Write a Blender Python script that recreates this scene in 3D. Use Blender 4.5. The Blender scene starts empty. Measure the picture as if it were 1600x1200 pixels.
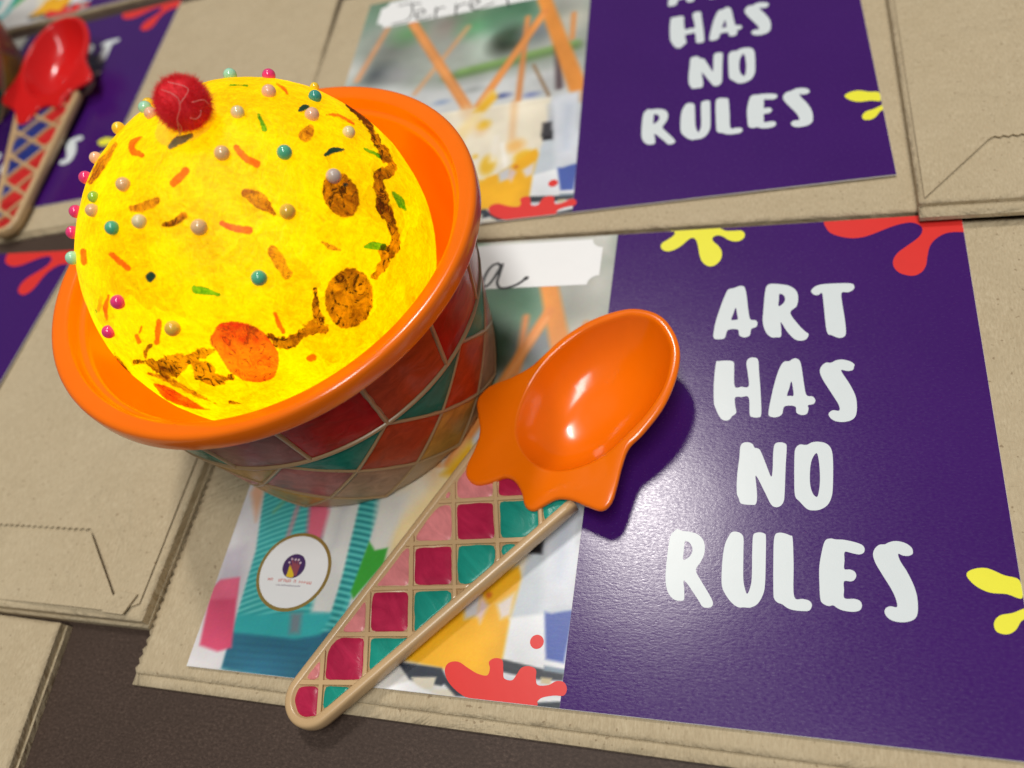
import bpy, math, random
import numpy as np
from mathutils import Vector, Matrix, noise
from mathutils.geometry import delaunay_2d_cdt

MM = 0.001
sc = bpy.context.scene
col = sc.collection

# ------------------------------------------------------------------ camera
F_PX = 1300.0                                    # focal length in pixels of the 1600 px wide photo
CAM = np.array([132.4076, -32.4711, 171.8126])   # mm, card corner is the origin
ROT = np.array([[0.9524823, 0.0076273, 0.3044983],
                [0.1576016, 0.8431251, -0.5141029],
                [-0.2606514, 0.5376634, 0.8018597]])
cd = bpy.data.cameras.new('camera')
cam = bpy.data.objects.new('camera', cd); col.objects.link(cam)
m4 = Matrix([list(ROT[0]) + [CAM[0]*MM], list(ROT[1]) + [CAM[1]*MM], list(ROT[2]) + [CAM[2]*MM], [0, 0, 0, 1]])
cam.matrix_world = m4
cd.sensor_fit = 'HORIZONTAL'; cd.sensor_width = 36.0; cd.lens = F_PX/1600*36
cd.clip_start = 0.005; cd.clip_end = 20
cd.dof.use_dof = True; cd.dof.focus_distance = 0.174; cd.dof.aperture_fstop = 11.0
sc.camera = cam
# ------------------------------------------------------------------ room light
w = bpy.data.worlds.new('World'); sc.world = w; w.use_nodes = True
w.node_tree.nodes['Background'].inputs[0].default_value = (0.95, 0.97, 1.0, 1)
w.node_tree.nodes['Background'].inputs[1].default_value = 0.13
def area(name, loc, target, sx, sy, power, color):
    l = bpy.data.lights.new(name, 'AREA'); l.shape = 'RECTANGLE'; l.size = sx; l.size_y = sy
    l.energy = power; l.color = color
    o = bpy.data.objects.new(name, l); col.objects.link(o)
    o.location = loc
    o.rotation_euler = (Vector(target) - Vector(loc)).to_track_quat('-Z', 'Y').to_euler()
    return o
TG = (0.09, 0.05, 0)
area('ceiling_light_key', (TG[0]-0.155*2, TG[1]+0.41*2, 0.90*2), TG, 0.13, 0.30, 14, (1, .95, .90))
area('ceiling_light_panel', (0.35, -0.45, 1.9), TG, 0.3, 1.2, 25.5, (1, .985, .96))
sc.view_settings.view_transform = 'Standard'; sc.view_settings.look = 'None'
sc.view_settings.exposure = 0; sc.view_settings.gamma = 1
sc.render.engine = 'CYCLES'
sc.cycles.max_bounces = 10; sc.cycles.transparent_max_bounces = 12
sc.render.resolution_x = 1024; sc.render.resolution_y = 768

# ------------------------------------------------------------------ photo pixel -> place
def rayd(px): return ROT @ np.array([(px[0]-800)/F_PX, -(px[1]-600)/F_PX, -1.0])
def on_z(px, z=0.0):
    d = rayd(px); t = (z-CAM[2])/d[2]; return CAM + t*d
UP_A, UP_T, UP_Z = 0.0600, (-13.507, 129.674), 1.8
def uv_main(px): p = on_z(px, 0); return (p[0], p[1])
def uv_up(px):
    p = on_z(px, UP_Z); x, y = p[0]-UP_T[0], p[1]-UP_T[1]; c, s = math.cos(UP_A), math.sin(UP_A)
    return (c*x+s*y, -s*x+c*y)
def on_sphere(px, c, r):
    d = rayd(px); d = d/np.linalg.norm(d); o = CAM-c
    b = o@d; D = b*b-(o@o-r*r)
    if D < 0: D = 0.0
    return CAM + (-b-math.sqrt(D))*d

# ------------------------------------------------------------------ materials
def lin(c):
    return tuple(((x/255)/12.92 if x/255 <= .04045 else ((x/255+.055)/1.055)**2.4) for x in c)
class NT:
    def __init__(s, name):
        s.m = bpy.data.materials.new(name); s.m.use_nodes = True; s.t = s.m.node_tree
        s.t.nodes.clear(); s.out = s.n('ShaderNodeOutputMaterial')
    def n(s, typ, **kw):
        o = s.t.nodes.new(typ)
        for k, v in kw.items(): setattr(o, k, v)
        return o
    def l(s, a, b): s.t.links.new(a, b)
    def coord(s, scale=(1, 1, 1), which='Object'):
        tc = s.n('ShaderNodeTexCoord'); mp = s.n('ShaderNodeMapping'); s.l(tc.outputs[which], mp.inputs[0])
        mp.inputs['Scale'].default_value = scale; return mp.outputs[0]
    def noise(s, scale, detail=4, rough=.5, vec=None, dist=0):
        o = s.n('ShaderNodeTexNoise'); o.inputs['Scale'].default_value = scale; o.inputs['Detail'].default_value = detail
        o.inputs['Roughness'].default_value = rough; o.inputs['Distortion'].default_value = dist
        s.l(vec if vec else s.coord(), o.inputs['Vector']); return o.outputs[0]
    def ramp(s, fac, stops):
        o = s.n('ShaderNodeValToRGB'); s.l(fac, o.inputs[0]); e = o.color_ramp.elements
        while len(e) > 1: e.remove(e[-1])
        for i, (p, c) in enumerate(stops):
            x = e[0] if i == 0 else e.new(p); x.position = p; x.color = (*c, 1) if len(c) == 3 else c
        return o.outputs[0]
    def mixc(s, fac, a, b, mode='MIX'):
        o = s.n('ShaderNodeMix', data_type='RGBA', blend_type=mode)
        for i, v in ((0, fac), (6, a), (7, b)):
            if hasattr(v, 'is_output'): s.l(v, o.inputs[i])
            else: o.inputs[i].default_value = v if i == 0 else ((*v, 1) if len(v) == 3 else v)
        return o.outputs[2]
    def bump(s, h, strength=.3, dist=.0002):
        o = s.n('ShaderNodeBump'); o.inputs['Strength'].default_value = strength; o.inputs['Distance'].default_value = dist
        s.l(h, o.inputs['Height']); return o.outputs[0]
    def add(s, a, b, op='ADD'):
        o = s.n('ShaderNodeMath', operation=op)
        for i, v in ((0, a), (1, b)):
            if hasattr(v, 'is_output'): s.l(v, o.inputs[i])
            else: o.inputs[i].default_value = v
        return o.outputs[0]
    def bsdf(s, color, rough=.5, normal=None, **kw):
        o = s.n('ShaderNodeBsdfPrincipled')
        for k, v in [('Base Color', color), ('Roughness', rough)] + list(kw.items()):
            k = k.replace('_', ' ')
            i = o.inputs[k]
            if hasattr(v, 'is_output'): s.l(v, i)
            elif isinstance(v, (tuple, list)): i.default_value = (*v, 1) if (len(v) == 3 and i.type == 'RGBA') else v
            else: i.default_value = v
        if normal is not None: s.l(normal, o.inputs['Normal'])
        return o.outputs[0]
    def done(s, sh): s.l(sh, s.out.inputs[0]); return s.m

def m_kraft():
    t = NT('kraft_paper'); v = t.coord()
    a = t.noise(160, 5, .6, v); b = t.noise(2600, 3, .6, t.coord((1, .25, 1))); c = t.noise(28, 3, .5, v)
    base = t.ramp(b, [(.25, (.38, .295, .18)), (.5, (.49, .395, .25)), (.75, (.59, .49, .325))])
    base = t.mixc(t.ramp(a, [(.35, (0, 0, 0)), (.7, (.55, .55, .55))]), base, (.44, .35, .215))
    base = t.mixc(t.ramp(c, [(.3, (0, 0, 0)), (.75, (.35, .35, .35))]), base, (.55, .455, .30))
    sp = t.noise(900, 1, .5, v)
    base = t.mixc(t.ramp(sp, [(.70, (0, 0, 0)), (.76, (.6, .6, .6))]), base, (.2, .13, .07))
    h = t.add(t.add(t.add(t.noise(38, 5, .6, v, .6), 1.5, 'MULTIPLY'), t.add(b, .05, 'MULTIPLY')), t.add(a, .16, 'MULTIPLY'))
    return t.done(t.bsdf(base, .82, t.bump(h, .6, .0042), Specular_IOR_Level=.25))
def m_table():
    t = NT('table_laminate'); v = t.coord()
    a = t.noise(1900, 4, .7, t.coord((.6, .9, 1))); b = t.noise(60, 4, .6, v)
    base = t.ramp(a, [(.3, (.032, .019, .013)), (.55, (.066, .042, .031)), (.8, (.13, .09, .066))])
    base = t.mixc(t.ramp(b, [(.35, (0, 0, 0)), (.7, (.5, .5, .5))]), base, (.044, .028, .02))
    return t.done(t.bsdf(base, .55, t.bump(a, .3, .0001), Specular_IOR_Level=.25))
def m_purple():
    t = NT('purple_print'); v = t.coord()
    base = t.mixc(t.noise(40, 3, .5, v), lin((58, 16, 96)), lin((65, 20, 104)))
    g = t.noise(2400, 3, .6, t.coord((.5, 1, 1))); g2 = t.noise(900, 3, .6, t.coord((.4, 1, 1)))
    rr = t.ramp(g, [(.3, (.18, .18, .18)), (.7, (.29, .29, .29))])
    h = t.add(t.add(g, t.add(g2, .8, 'MULTIPLY')), t.add(t.noise(45, 2, .5, v), 5.0, 'MULTIPLY'))
    return t.done(t.bsdf(base, rr, t.bump(h, .22, .00008), Specular_IOR_Level=.5))
def m_flat(name, color, rough=.35, var=.08, scale=300, bump=.05, **kw):
    t = NT(name); v = t.coord(); n = t.noise(scale, 4, .6, v)
    d = tuple(max(0, c*(1-var)) for c in color); e = tuple(min(1, c*(1+var)) for c in color)
    return t.done(t.bsdf(t.mixc(n, d, e), rough, t.bump(n, bump, .0003), **kw))
def m_paint(name, color, dark=.72, spec=.3, rough=.28):
    """brush-painted glossy enamel, streaky"""
    t = NT(name); v = t.coord((1, .35, 1)); n = t.noise(260, 5, .65, v, 1.0); n2 = t.noise(70, 3, .5, t.coord())
    d = tuple(c*dark for c in color); e = tuple(min(1, c*1.2+.01) for c in color)
    base = t.mixc(t.ramp(t.mixc(.4, n, n2), [(.33, (0, 0, 0)), (.66, (1, 1, 1))]), d, e)
    return t.done(t.bsdf(base, rough, t.bump(n, .4, .0004), Specular_IOR_Level=spec))
def m_plastic(name, color, rough=.2, sss=.0):
    t = NT(name); v = t.coord(); n = t.noise(90, 3, .5, v); f = t.noise(1800, 2, .5, v)
    base = t.mixc(n, tuple(c*.95 for c in color), tuple(min(1, c*1.04) for c in color))
    rr = t.ramp(n, [(.3, (rough*.85,)*3), (.7, (rough*1.2,)*3)])
    return t.done(t.bsdf(base, rr, t.bump(t.add(n, t.add(f, .03, 'MULTIPLY')), .05, .0006), Specular_IOR_Level=.5,
                         Subsurface_Weight=sss, Subsurface_Radius=(.003, .001, .0005), Subsurface_Scale=1.0))
def m_attr():
    t = NT('photo_print'); a = t.n('ShaderNodeAttribute', attribute_name='Col')
    g = t.noise(1100, 3, .6, t.coord((.45, 1, 1)))
    return t.done(t.bsdf(a.outputs[0], .34, t.bump(g, .15, .0001)))
def m_ball():
    t = NT('lit_yellow_paper'); v = t.coord()
    n1 = t.noise(75, 6, .62, v, .8); n2 = t.noise(330, 5, .65, v, 1.5)
    vo = t.n('ShaderNodeTexVoronoi', feature='F1'); vo.inputs['Scale'].default_value = 95; vo.inputs['Randomness'].default_value = 1
    wv = t.n('ShaderNodeVectorMath', operation='ADD'); t.l(v, wv.inputs[0])
    nv = t.n('ShaderNodeTexNoise'); nv.inputs['Scale'].default_value = 120; t.l(v, nv.inputs['Vector'])
    ms = t.n('ShaderNodeVectorMath', operation='SCALE'); t.l(nv.outputs[1], ms.inputs[0]); ms.inputs['Scale'].default_value = .01
    t.l(ms.outputs[0], wv.inputs[1]); t.l(wv.outputs[0], vo.inputs['Vector'])
    sep = t.n('ShaderNodeSeparateColor'); t.l(vo.outputs['Color'], sep.inputs[0])
    patch = sep.outputs[0]
    fib = t.noise(900, 3, .6, t.coord((1, .3, .6)), 2.0); fib2 = t.noise(800, 3, .6, t.coord((.3, 1, .5)), 2.0)
    edge = t.ramp(vo.outputs['Distance'], [(.0, (.35, .35, .35)), (.9, (.65, .65, .65))])
    k = t.mixc(.08, t.mixc(.36, t.mixc(.4, n1, n2), t.mixc(.5, fib, fib2)), patch)
    colr = t.ramp(k, [(.35, (.46, .36, .0)), (.44, (.68, .55, .0)), (.51, (.85, .71, .0)), (.60, (1.0, .88, .0))])
    bm = t.bump(t.add(t.add(n1, t.add(n2, .5, 'MULTIPLY')), t.add(t.add(patch, .12, 'MULTIPLY'), t.add(fib, .25, 'MULTIPLY'))), .6, .0009)
    tr = t.n('ShaderNodeBsdfTranslucent'); t.l(colr, tr.inputs[0]); t.l(bm, tr.inputs['Normal'])
    pb = t.bsdf(t.mixc(.5, colr, (.8, .62, .0)), .42, bm, Specular_IOR_Level=.25)
    mx = t.n('ShaderNodeMixShader'); mx.inputs[0].default_value = .34; t.l(tr.outputs[0], mx.inputs[1]); t.l(pb, mx.inputs[2])
    return t.done(mx.outputs[0])
def m_film(name, c1, c2, op=.3, body=None, scale=500, crackle=0.0):
    """thin paint or marker film over the lit paper: filters the light behind it"""
    t = NT(name); v = t.coord(); n = t.noise(scale, 5, .7, v, 1.2); n2 = t.noise(scale*.3, 4, .6, v, .6)
    k = t.ramp(t.mixc(.5, n, n2), [(.41, (0, 0, 0)), (.58, (1, 1, 1))])
    tint = t.mixc(k, c1, c2)
    if crackle:
        n3 = t.noise(scale*1.7, 4, .7, t.coord((1, .4, .7)), 2.5)
        tint = t.mixc(t.ramp(n3, [(.53, (0, 0, 0)), (.60, (crackle,)*3)]), tint, tuple(c*.22 for c in c1))
    fa = t.n('ShaderNodeAttribute', attribute_name='fade')
    nf = t.noise(900, 4, .7, v, 1.0)
    al = t.ramp(t.add(fa.outputs['Fac'], t.add(t.add(nf, .5, 'SUBTRACT'), 1.1, 'MULTIPLY')), [(.06, (0, 0, 0)), (.55, (1, 1, 1))])
    tint = t.mixc(al, (1, 1, 1), tint)
    tr = t.n('ShaderNodeBsdfTransparent'); t.l(tint, tr.inputs[0])
    pb = t.bsdf(body or c1, .35, t.bump(n, .3, .0004))
    mx = t.n('ShaderNodeMixShader'); t.l(t.add(al, op, 'MULTIPLY'), mx.inputs[0])
    t.l(tr.outputs[0], mx.inputs[1]); t.l(pb, mx.inputs[2])
    return t.done(mx.outputs[0])
def m_pearl(name, color):
    t = NT(name); lw = t.n('ShaderNodeLayerWeight'); lw.inputs[0].default_value = .35
    c = t.mixc(lw.outputs['Facing'], color, tuple(min(1, x*.9+.06) for x in color))
    return t.done(t.bsdf(c, .09, None, Specular_IOR_Level=.7,
                         Subsurface_Weight=.4, Subsurface_Radius=(.002, .001, .0008), Subsurface_Scale=1.0))
M = {}
M['kraft'] = m_kraft(); M['table'] = m_table(); M['purple'] = m_purple(); M['photo'] = m_attr()
M['white_ink'] = m_flat('white_ink', (.68, .73, .73), .33, .02)
M['yellow_ink'] = m_flat('yellow_ink', lin((238, 232, 60)), .33, .03)
M['red_ink'] = m_flat('red_ink', lin((222, 50, 44)), .33, .04)
M['card_edge'] = m_flat('card_stock', (.72, .70, .68), .6, .05)
M['label'] = m_flat('white_label', (.86, .86, .84), .35, .02)
M['ink'] = m_flat('black_ink', (.012, .012, .014), .4, .2)
M['gold'] = m_flat('gold_foil', (.62, .43, .12), .3, .15, Metallic=.7)
M['tiny_red'] = m_flat('red_print', lin((214, 120, 110)), .4, .1)
M['tiny_dark'] = m_flat('grey_print', lin((125, 110, 135)), .4, .1)
M['logo_purple'] = m_flat('logo_purple', lin((72, 44, 96)), .4, .1)
M['logo_hand'] = m_flat('logo_hand', lin((150, 74, 84)), .4, .1)
M['logo_white'] = m_flat('logo_white', lin((215, 195, 205)), .4, .05)
M['logo_yellow'] = m_flat('logo_yellow', lin((226, 190, 40)), .4, .05)
M['tan'] = m_plastic('tan_plastic', (.56, .375, .19), .26)
M['orange'] = m_plastic('orange_plastic', (.90, .165, .001), .17)
M['red'] = m_plastic('red_plastic', (.62, .012, .012), .17)
P = {k: m_paint('paint_'+k, c) for k, c in dict(
    crimson=(.44, .012, .06), pink=(.68, .22, .22), teal=(.006, .27, .20), red=(.50, .003, .004), mauve=(.30, .10, .09),
    brick=(.52, .06, .012), blush=(.46, .15, .13), beige=(.55, .33, .20), amber=(.62, .34, .06), blue=(.012, .03, .19),
    scarlet=(.52, .015, .015)).items()}
PB = {}
for k_, c_ in dict(teal=(.006, .22, .16), red=(.50, .003, .004), mauve=(.30, .10, .09), brick=(.52, .06, .012), blush=(.46, .15, .13),
                   pink=(.60, .18, .17), beige=(.46, .27, .16), amber=(.55, .29, .05)).items(): PB[k_] = m_paint('bowl_paint_'+k_, c_, .6, .055, .2)
M['tan_wall'] = m_plastic('tan_bowl_plastic', (.42, .27, .13), .3)
M['ball'] = m_ball()
M['f_orange'] = m_film('orange_paint_film', (1, .22, .015), (1, .40, .03), .22, (.85, .13, .02), 420)
M['f_red'] = m_film('red_paint_film', (.75, .07, .012), (1, .40, .05), .2, (.75, .10, .04), 240, .6)
M['f_green'] = m_film('green_paint_film', (.06, .40, .04), (.30, .85, .06), .2, (.05, .35, .03), 700)
M['f_dark'] = m_film('dark_teal_paint_film', (.015, .07, .07), (.04, .14, .10), .5, (.01, .05, .06), 500)
M['f_slate'] = m_film('slate_paint_film', (.12, .16, .13), (.28, .30, .20), .5, (.09, .11, .12), 500)
M['f_brown'] = m_film('brown_paint_film', (.16, .05, .012), (.85, .50, .14), .14, (.2, .07, .02), 260, .9)
M['f_lightbrown'] = m_film('light_brown_paint_film', (.45, .18, .04), (1.0, .70, .26), .18, (.35, .14, .03), 420, .5)
M['f_ochre'] = m_film('ochre_paint_film', (.9, .6, .2), (1, .8, .4), .1, (.6, .35, .05), 420)
M['glue'] = m_film('clear_glue', (1, .88, .62), (1, .95, .8), .18, (.75, .45, .12), 200)
PEARL = {k: m_pearl('pearl_'+k, c) for k, c in dict(mint=(.38, .72, .50), green=(.10, .46, .26), magenta=(.78, .04, .20),
    tan=(.80, .52, .24), peach=(.88, .52, .32), ochre=(.75, .48, .05), gold=(.95, .6, .02), pale=(.80, .68, .36),
    grey=(.55, .45, .38), lime=(.35, .62, .05), teal=(.05, .33, .26)).items()}
def m_pom():
    t = NT('red_pompom_fibre'); n = t.noise(500, 4, .6, t.coord())
    return t.done(t.bsdf(t.mixc(n, (.75, .006, .016), (1.0, .03, .05)), .7, None, Subsurface_Weight=.5, Subsurface_Radius=(.004, .0006, .0006), Subsurface_Scale=1.0, Sheen_Weight=.15, Sheen_Tint=(1, .3, .3)))
M['pom'] = m_pom()
M['thread'] = m_flat('pale_glue_thread', (.80, .22, .20), .3, .1)

# ------------------------------------------------------------------ mesh helpers (all shapes in mm)
def mesh(name, V, Fc, mat, smooth=True):
    me = bpy.data.meshes.new(name)
    me.from_pydata([(float(v[0])*MM, float(v[1])*MM, float(v[2])*MM) for v in V], [], [tuple(int(i) for i in f) for f in Fc])
    if smooth: me.polygons.foreach_set('use_smooth', [True]*len(me.polygons))
    me.materials.append(mat); me.update(); return me
def put(name, me, parent=None, loc=(0, 0, 0), kind=None):
    o = bpy.data.objects.new(name, me); col.objects.link(o)
    o.location = tuple(c*MM for c in loc)
    if parent: o.parent = parent
    if kind: o['kind'] = kind
    return o
def part(name, V, Fc, mat, parent, smooth=True): return put(name, mesh(name, V, Fc, mat, smooth), parent)
def thing(name, label, cat, loc=(0, 0, 0), rz=0, group=None):
    e = bpy.data.objects.new(name, None); col.objects.link(e); e.empty_display_size = .01
    e.location = tuple(c*MM for c in loc); e.rotation_euler = (0, 0, rz)
    e['label'] = label; e['category'] = cat
    if group: e['group'] = group
    return e
def copy_tree(o, parent=None, mats=None):
    c = o.copy(); col.objects.link(c); c.parent = parent
    for ch in list(o.children): copy_tree(ch, c)
    return c
class MB:
    def __init__(s): s.V = []; s.F = []
    def add(s, V, Fc):
        b = len(s.V); s.V += [tuple(v) for v in V]; s.F += [tuple(i+b for i in f) for f in Fc]; return s
def lathe(prof, n=128, closed=False):
    V = []; Fc = []
    for r, z in prof:
        for k in range(n):
            a = 2*math.pi*k/n; V.append((r*math.cos(a), r*math.sin(a), z))
    for i in range(len(prof)-1):
        for k in range(n):
            k2 = (k+1) % n; Fc.append((i*n+k, i*n+k2, (i+1)*n+k2, (i+1)*n+k))
    return V, Fc
def smooth_closed(pts, per=6):
    P_ = [np.array(p, float) for p in pts]; n = len(P_); out = []
    for i in range(n):
        p0, p1, p2, p3 = P_[i-1], P_[i], P_[(i+1) % n], P_[(i+2) % n]
        for k in range(per):
            t = k/per
            out.append(.5*((2*p1)+(-p0+p2)*t+(2*p0-5*p1+4*p2-p3)*t*t+(-p0+3*p1-3*p2+p3)*t**3))
    return out
def smooth_open(pts, per=6):
    P_ = [np.array(p, float) for p in pts]; P_ = [2*P_[0]-P_[1]]+P_+[2*P_[-1]-P_[-2]]; out = []
    for i in range(1, len(P_)-2):
        p0, p1, p2, p3 = P_[i-1], P_[i], P_[i+1], P_[i+2]
        for k in range(per):
            t = k/per
            out.append(.5*((2*p1)+(-p0+p2)*t+(2*p0-5*p1+4*p2-p3)*t*t+(-p0+3*p1-3*p2+p3)*t**3))
    out.append(P_[-2]); return out
def fill(loops, extra=()):
    """flat fill of an outline with holes -> 2D verts, faces"""
    V = []; E_ = []; 
    for lp in loops:
        b = len(V); n = len(lp); V += [Vector((float(p[0]), float(p[1]))) for p in lp]
        E_ += [(b+i, b+(i+1) % n) for i in range(n)]
    V += [Vector((float(p[0]), float(p[1]))) for p in extra]
    r = delaunay_2d_cdt(V, E_, [], 2 if len(loops) > 1 else 1, 1e-5)
    v2, fs = r[0], r[2]
    if len(loops) > 1:   # drop faces inside the holes
        def inside(p, lp):
            c = False; n = len(lp)
            for i in range(n):
                a, b2 = lp[i], lp[i-1]
                if (a[1] > p[1]) != (b2[1] > p[1]) and p[0] < (b2[0]-a[0])*(p[1]-a[1])/(b2[1]-a[1])+a[0]: c = not c
            return c
        keep = []
        for f in fs:
            p = sum((v2[i] for i in f), Vector((0, 0)))/len(f)
            if inside(p, loops[0]) and not any(inside(p, h) for h in loops[1:]): keep.append(f)
        fs = keep
    out = []
    for f in fs:
        a = 0
        for i in range(len(f)): p, q = v2[f[i-1]], v2[f[i]]; a += p.x*q.y-q.x*p.y
        out.append(tuple(f) if a > 0 else tuple(reversed(f)))
    return [(v.x, v.y) for v in v2], out
def clip_poly(poly, nx, ny, d):
    """keep nx*x+ny*y<=d"""
    out = []
    for i in range(len(poly)):
        a, b = poly[i-1], poly[i]; da, db = nx*a[0]+ny*a[1]-d, nx*b[0]+ny*b[1]-d
        if (da <= 0) != (db <= 0):
            t = da/(da-db); out.append((a[0]+t*(b[0]-a[0]), a[1]+t*(b[1]-a[1])))
        if db <= 0: out.append(b)
    return out
def seg_dist(X, Y, a, b, ra, rb):
    dx, dy = b[0]-a[0], b[1]-a[1]; L = dx*dx+dy*dy+1e-9
    t = np.clip(((X-a[0])*dx+(Y-a[1])*dy)/L, 0, 1)
    return np.hypot(X-a[0]-t*dx, Y-a[1]-t*dy)-(ra+(rb-ra)*t)
def poly_dist(X, Y, poly):
    D = np.full(X.shape, 1e9); ins = np.zeros(X.shape, bool); n = len(poly)
    for i in range(n):
        a, b = poly[i-1], poly[i]; D = np.minimum(D, seg_dist(X, Y, a, b, 0, 0))
        if a[1] != b[1]:
            c = (a[1] > Y) != (b[1] > Y); ins ^= c & (X < (b[0]-a[0])*(Y-a[1])/(b[1]-a[1])+a[0])
    return np.where(ins, -D, D)
DV = []          # depth inside the outline of each vertex of the last contour
def contour(D, X, Y):
    """filled region D<0 on a grid -> verts, faces"""
    V = []; idx = {}; Fc = []; ny, nx = D.shape; DV.clear()
    def vc(i, j):
        k = (i, j)
        if k not in idx: idx[k] = len(V); V.append((X[i, j], Y[i, j])); DV.append(-float(D[i, j]))
        return idx[k]
    def ve(a, b):
        k = (a, b) if a < b else (b, a)
        if k not in idx:
            da, db = D[a], D[b]; t = da/(da-db); idx[k] = len(V)
            V.append((X[a]+t*(X[b]-X[a]), Y[a]+t*(Y[b]-Y[a]))); DV.append(0.0)
        return idx[k]
    ins = D < 0
    act = ins[:-1, :-1] | ins[1:, :-1] | ins[:-1, 1:] | ins[1:, 1:]
    for i, j in zip(*np.nonzero(act)):
        cs = [(i, j), (i, j+1), (i+1, j+1), (i+1, j)]; f = []
        for q in range(4):
            a, b = cs[q-1], cs[q]
            if ins[a] != ins[b]: f.append(ve(a, b))
            if ins[b]: f.append(vc(*b))
        if len(f) > 2: Fc.append(tuple(f))
    return V, Fc
def tube(pts, radii, n=8):
    V = []; Fc = []; P_ = [np.array(p, float) for p in pts]
    for i, p in enumerate(P_):
        d = P_[min(i+1, len(P_)-1)]-P_[max(i-1, 0)]; d /= np.linalg.norm(d)+1e-9
        u = np.cross(d, [0.31, .2, .93]); u /= np.linalg.norm(u)+1e-9; v = np.cross(d, u)
        r = radii[i] if hasattr(radii, '__len__') else radii
        for k in range(n):
            a = 2*math.pi*k/n; V.append(p+r*(math.cos(a)*u+math.sin(a)*v))
    for i in range(len(P_)-1):
        for k in range(n): Fc.append((i*n+k, i*n+(k+1) % n, (i+1)*n+(k+1) % n, (i+1)*n+k))
    Fc.append(tuple(range(n))[::-1]); Fc.append(tuple((len(P_)-1)*n+k for k in range(n)))
    return V, Fc
def box(x0, y0, z0, x1, y1, z1):
    V = [(x, y, z) for z in (z0, z1) for x, y in ((x0, y0), (x1, y0), (x1, y1), (x0, y1))]
    return V, [(3, 2, 1, 0), (4, 5, 6, 7), (0, 1, 5, 4), (1, 2, 6, 5), (2, 3, 7, 6), (3, 0, 4, 7)]

# ------------------------------------------------------------------ table
TZ = -2.6
V, Fc = box(-520, -300, TZ-25, 520, 620, TZ)
o = put('table_top', mesh('table_top', V, Fc, M['table'], False), kind='structure')
o['label'] = 'dark brown speckled table top'; o['category'] = 'table'

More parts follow.
